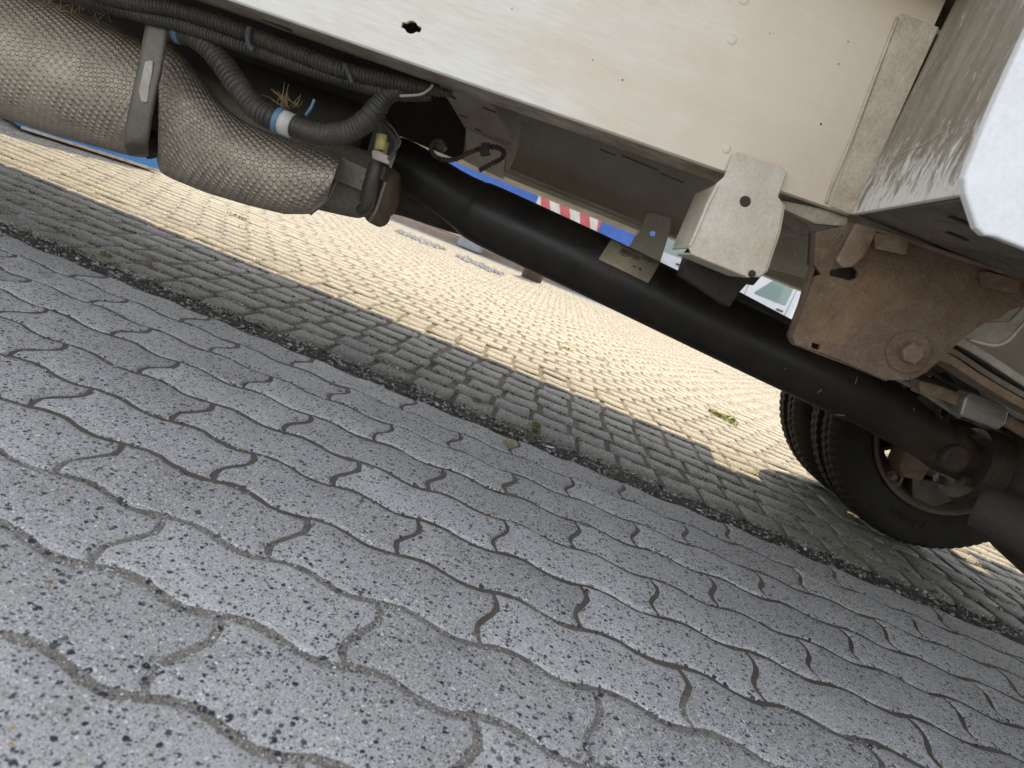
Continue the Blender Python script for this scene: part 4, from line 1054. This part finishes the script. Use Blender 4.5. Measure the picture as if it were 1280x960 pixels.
hose('wire', [(500, 120), (525, 118), (536, 112), (541, 106)], .0018, None, 'steel', .94, 8)
hose('wire', [(470, 140), (484, 160), (496, 180), (486, 200)], .003, None, 'hose', 1.0, 8)
hose('wire', [(455, 170), (478, 150), (500, 175), (492, 190)], .0016, None, 'hose', .99, 8)
lw = hose('sensor_loom', [(547, 176), (540, 180), (540, 190), (549, 198), (566, 200), (582, 193), (596, 187), (606, 184), (620, 184), (629, 189), (627, 198), (612, 206), (598, 214)], .0046, (.006, .0014), 'rust_dark', 1.16, 12, 'brown wrapped sensor loom looping over the shaft')
plate('loom_clip', round_poly([(602, 178), (612, 178), (610, 186), (612, 192), (600, 194), (600, 184)], 1), 1.145, .02, M['black'], T)
plate('loom_connector', round_poly([(541, 174), (553, 174), (558, 184), (553, 190), (545, 186)], 2), 1.18, .015, M['hose'], T)
# dry straw caught above the exhaust
def straw(name, u, v, D, n, sp, seed):
    rnd = random.Random(seed); bm = bmesh.new()
    for i in range(n):
        a = rnd.uniform(-2.7, -.2); L = rnd.uniform(8, 30); u0, v0 = u+rnd.gauss(0, sp), v+rnd.gauss(0, sp*.4)
        p0 = P(u0, v0, D+rnd.uniform(-.01, .02)); p1 = P(u0+L*math.cos(a), v0+L*math.sin(a), D+rnd.uniform(-.03, .03)); mid = p0.lerp(p1, .5)+Vector((0, 0, rnd.uniform(-.004, .004)))
        tube_bm(bm, [p0, mid, p1], [.0006, .0005, .0003], 3)
    return tag(bm_obj(name, bm, M['dry']), kind='stuff')
tag(straw('straw', 358, 132, 1.02, 26, 7, 1), 'tuft of dry straw caught behind the taped corrugated hose', 'straw')
tag(straw('straw', 110, 8, 1.03, 60, 26, 2), 'dry straw lodged above the left heat shield', 'straw')

# ================================================================= BACKGROUND
# blue skip low at the left
g0_, g1_ = G(28, 159, .02), G(197, 212, .02)
d_ = (g1_-g0_); d_.z = 0; dn = d_.normalized(); nrm = Vector((-dn.y, dn.x, 0))
sk = empty('skip', g0_); tag(sk, 'blue steel skip with chipped lower edge beyond the left heat shield', 'skip')
def S(a, b, z): return g0_+dn*a+nrm*b+Vector((0, 0, z-.02))
Lk = d_.length+.02
def sub(o): o.parent = sk; o.matrix_parent_inverse = Matrix.Translation(-sk.location); return o
sub(hull('side_wall', ([S(0, 0, .02), S(Lk, 0, .015), S(Lk, 0, .75), S(-.15, 0, .75)], [S(0, .03, .02), S(Lk, .03, .015), S(Lk, .03, .75), S(-.15, .03, .75)]), M['skip'], None))
sub(hull('end_wall', ([S(Lk, .031, .015), S(Lk, 1.5, .02), S(Lk, 1.5, .75), S(Lk, .031, .75)], [S(Lk-.03, .031, .015), S(Lk-.03, 1.5, .02), S(Lk-.03, 1.5, .75), S(Lk-.03, .031, .75)]), M['skip'], None))
sub(hull('end_wall', ([S(0, .031, .015), S(0, 1.5, .02), S(-.15, 1.5, .75), S(-.15, .031, .75)], [S(.03, .031, .015), S(.03, 1.5, .02), S(-.12, 1.5, .75), S(-.12, .031, .75)]), M['skip'], None))
sub(hull('scraped_edge', ([S(.0, -.003, .012), S(Lk, -.003, .008), S(Lk, -.003, .022), S(0, -.003, .024)], [S(0, .02, .012), S(Lk, .02, .008), S(Lk, .02, .022), S(0, .02, .024)]), M['chip'], None, .001))
sub(hull('floor', ([S(.03, .031, .03), S(Lk-.03, .031, .03), S(Lk-.03, 1.47, .03), S(.03, 1.47, .03)], [S(.03, .031, .05), S(Lk-.03, .031, .05), S(Lk-.03, 1.47, .05), S(.03, 1.47, .05)]), M['skip'], None))

def vehicle_wheel(x, y, r, par, axis='Y'):
    wh = empty('wheel', (x, y, r)); wh.parent = par
    bm = bmesh.new(); s = -1
    lathe_bm(bm, [(r*.62, 0), (r*.9, -.01), (r, .02), (r, .19), (r*.9, .21), (r*.62, .2)], (0, 0, 0), 32, 'Y', closed=True); o = bm_obj('tyre', bm, M['rubber'], wh)
    lathe('rim', [(r*.6, .03), (r*.5, .05), (r*.2, .03), (r*.1, .02)], (0, 0, 0), M['alu'], wh, 24)
# blue lorry behind, with striped warning board
YB2 = 11.0
B = empty('blue_lorry', (-1.2, YB2, 0)); tag(B, 'blue utility lorry with red and white striped warning board', 'lorry')
def bb(o): o.parent = B; o.matrix_parent_inverse = Matrix.Translation(-B.location); return o
def pz(u, v, D): return P(u, v, D).z
def pxx(u, v, D): return P(u, v, D).x
bb(box('load_bed', -5.6, 1.40, YB2+.05, YB2+2.2, 1.345, 2.2, M['blue'], None, .02))
bb(box('bumper_beam', -3.4, 1.40, YB2-.03, YB2+.1, .72, 1.34, M['blue'], None, .03))
bb(box('skirt_rail', -3.4, 1.3, YB2+.0, YB2+.1, .50, .62, M['grey_plastic'], None, .01))
for k in range(5): bb(box('bed_rib', -4.2+k*1.1, -4.12+k*1.1, YB2+.02, YB2+.048, 1.36, 2.18, M['blue'], None, .008))
# board with diagonal stripes
A_ = P(672, 249, YB2-.05); C_ = P(750, 283, YB2-.05); xb0, xb1 = A_.x, C_.x; zb1, zb0 = 1.20, .86
bd = bb(box('warning_board', xb0, xb1, YB2-.045, YB2-.032, zb0, zb1, M['stripe_white'], None, .002)); part(bd, 'white warning board with diagonal red stripes')
wS = (xb1-xb0)/6.3; h_ = zb1-zb0
for k in range(4):
    xs = xb0-.2*wS+k*2*wS-h_*.0
    lp = [(xs, zb1), (xs+wS, zb1), (xs+wS+h_*.5, zb0), (xs+h_*.5, zb0)]
    lp = [(min(max(x, xb0), xb1), z) for x, z in lp]
    if lp[0][0] >= xb1-.01: continue
    o = slab('red_stripe', [[Vector((x, YB2-.0475, z)) for x, z in lp]], (0, .002, 0), M['red'], None, 0); o.parent = bd
bb(box('tail_lamp', -2.45, -2.1, YB2-.04, YB2-.03, .86, 1.0, M['stripe_white'], None, .004))
bb(box('number_plate', -1.95, -1.5, YB2-.04, YB2-.03, .78, .9, M['grey_plastic'], None, .002))
for x in (-4.4, .6): vehicle_wheel(x, YB2+.1, .42, B) 
for c in B.children:
    if c.name.startswith('wheel'): c.matrix_parent_inverse = Matrix.Translation(-B.location)

# pale van(s) at the right
def van(name, x0, x1, y, lab, door_at, wheels, m='white_car', mirror=None, stripe=False):
    V_ = empty(name, ((x0+x1)/2, y, 0)); tag(V_, lab, 'van')
    inv = Matrix.Translation(-V_.location)
    def ad(o): o.parent = V_; o.matrix_parent_inverse = inv; return o
    pr_ = [(x0, .45), (x0, 1.05), (x0+.55, 1.25), (x0+1.15, 1.95), (x0+1.6, 2.15), (x1, 2.15), (x1, .45)]
    pr_ = round_poly(pr_, .12, 4)
    o = ad(slab('body', [[Vector((x, y, z)) for x, z in pr_]], (0, 1.8, 0), M[m], None, .03))
    ad(slab('door_window', [[Vector((x, y-.006, z)) for x, z in round_poly([(door_at-.38, 1.22), (door_at+.42, 1.22), (door_at+.42, 1.80), (door_at+.02, 1.80)], .06)]], (0, .0055, 0), M['glass'], None, .002))
    # door shut lines as raised trim gaps
    for xs in (door_at-.55, door_at+.5): ad(box('door_gap', xs-.006, xs+.006, y-.004, y-.0005, .55, 1.9, M['grey_plastic'], None, 0))
    ad(box('door_handle', door_at+.26, door_at+.42, y-.03, y-.001, 1.07, 1.11, M['grey_plastic'], None, .006))
    ad(box('side_moulding', x0+.5, x1-.1, y-.012, y-.001, .66, .76, M['grey_plastic'], None, .004))
    if mirror is not None: ad(box('wing_mirror', mirror-.08, mirror+.08, y-.22, y-.05, 1.22, 1.5, M['grey_plastic'], None, .03))
    ad(box('bumper', x0-.05, x0+.2, y+.02, y+1.78, .35, .62, M['grey_plastic'], None, .03))
    if stripe:
        for (xa, wd) in ((x1-1.9, .28), (x1-1.2, .16)):
            ad(slab('blue_stripe', [[Vector((xa, y-.006, .8)), Vector((xa+wd, y-.006, .8)), Vector((xa+wd-.55, y-.006, 1.9)), Vector((xa-.55, y-.006, 1.9))]], (0, .004, 0), M['skip'], None, 0))
    for xw in wheels: vehicle_wheel(xw, y-.01, .34, V_)
    for c in V_.children:
        if c.name.startswith('wheel'): c.matrix_parent_inverse = inv
    return V_
wx = P(966, 362, 16.0).x
van('parked_van', wx-1.5, wx+3.2, 16.0, 'pale blue white van with a green tinted door window beyond the shaft', wx, (wx-.85, wx+2.3), mirror=wx-1.3)
van('parked_van', .7, 3.0, 14.0, 'white van with slanting blue stripes glimpsed beside the dull rail bracket', 1.9, (1.3, 2.6), stripe=True)
# grey post and white car at right
wx2 = P(988, 392, 8.6).x
cV = van('parked_van', wx2, wx2+3.9, 8.6, 'white van partly hidden behind the rusty hanger', wx2+1.7, (wx2+.7, wx2+3.1))
cr = Vector((wx2, 8.6, 0)); rz = Matrix.Rotation(-R(21), 4, 'Z')
off = cV.location-cr; cV.location = cr+(rz @ off); cV.rotation_euler = (0, 0, -R(21))      # parked at an angle, its nose end-on to the camera

# kerb, block, bar, post, gratings
ky = G(600, 322).y
ks = tag(box('kerb', -9, 9, 9.8, 9.95, -.05, .07, M['kerb'], None, .01), kind='structure')
tag(box('verge', -40, 40, 9.97, 24, -.2, .05, M['earth'], None, .01), kind='structure')
c = G(584, 311); 
o = box('concrete_block', c.x-.16, c.x+.17, c.y, c.y+.35, 0, .30, M['concrete'], None, .012); tag(o, 'blue grey concrete block standing below the shaft by the kerb', 'block')
o = box('guard_rail', c.x+.19, c.x+1.6, c.y+.1, c.y+.2, .17, .26, M['bracket'], None, .01); tag(o, 'low pale guard rail running right from the concrete block', 'guard rail')
c = G(663, 350); zz = .3
o = tube('round_post', [(c.x, c.y+.13, 0), (c.x, c.y+.13, .6)], .125, M['post'], None, 24, 1); tag(o, 'stout brown round post below the middle of the shaft', 'post')
def chippings(u0, v0, u1, v1, lab, seed):
    rnd = random.Random(seed); a, b = G(u0, v0), G(u1, v1); V = []; Fc = []
    octa = [(1, 0, 0), (-.8, .3, 0), (.2, 1, 0), (0, -.9, .1), (.1, 0, .8), (0, 0, -.5)]; of = [(0, 2, 4), (2, 1, 4), (1, 3, 4), (3, 0, 4), (2, 0, 5), (1, 2, 5), (3, 1, 5), (0, 3, 5)]
    for i in range(170):
        t = rnd.random(); c = a.lerp(b, t)+Vector((rnd.gauss(0, .03), rnd.gauss(0, .12), .004)); q = rnd.uniform(.012, .034); an = rnd.uniform(0, 6.3); k = len(V)
        for (x, y, z) in octa: V.append((c.x+q*(x*math.cos(an)-y*math.sin(an)), c.y+q*(x*math.sin(an)+y*math.cos(an)), c.z+q*z*rnd.uniform(.7, 1.2)))
        Fc += [tuple(k+m_ for m_ in f) for f in of]
    me = bpy.data.meshes.new('chippings'); me.from_pydata(V, [], Fc); o = link('chippings', me, M['chips']); tag(o, lab, 'chippings', kind='stuff')
M['chips'] = mat('pale_chippings', (.60, .60, .60), .7, dirt=(.22, .21, .2), dirt_amt=1.2, scale=30, grain=0)
chippings(499, 290, 548, 310, 'left patch of pale stone chippings by the kerb', 1)
chippings(572, 320, 625, 343, 'patch of pale stone chippings beside the round post', 2)

# trees beyond
def tree(x, y, h, cr, lab, seed):
    rnd = random.Random(seed); t = empty('tree', (x, y, 0)); tag(t, lab, 'tree', 'trees beyond the vans')
    tube('trunk', [(0, 0, 0), (.05, .02, h*.35), (-.03, .05, h*.7)], [.16, .12, .06], M['bark'], t, 10, 3)
    V = []; Fc = []
    for i in range(2600):
        a = rnd.uniform(0, 6.28); b = rnd.uniform(-1, 1); r_ = cr*rnd.uniform(.45, 1.05)*(1+.25*math.sin(3*a+b*4)); s = rnd.uniform(.06, .13)
        c = Vector((r_*math.cos(a)*math.sqrt(1-b*b), r_*math.sin(a)*math.sqrt(1-b*b), h*.66+r_*b*.95))
        ax = Vector((rnd.gauss(0, 1), rnd.gauss(0, 1), rnd.gauss(0, 1))).normalized(); q = ax.orthogonal().normalized(); w_ = ax.cross(q); k = len(V)
        V += [c-q*s, c+w_*s*.6, c+q*s, c-w_*s*.6]; Fc.append((k, k+1, k+2, k+3))
    me = bpy.data.meshes.new('crown'); me.from_pydata(V, [], Fc); link('crown', me, M['tree_leaf'], t)
tree(8.6, 23, 4.6, 2.2, 'leafy green tree above the pale van with the tinted window', 1)
tree(3.0, 23, 5.0, 2.3, 'leafy green tree behind the striped van', 2)
tree(-4.5, 22, 5.2, 2.4, 'leafy green tree behind the blue lorry', 3)
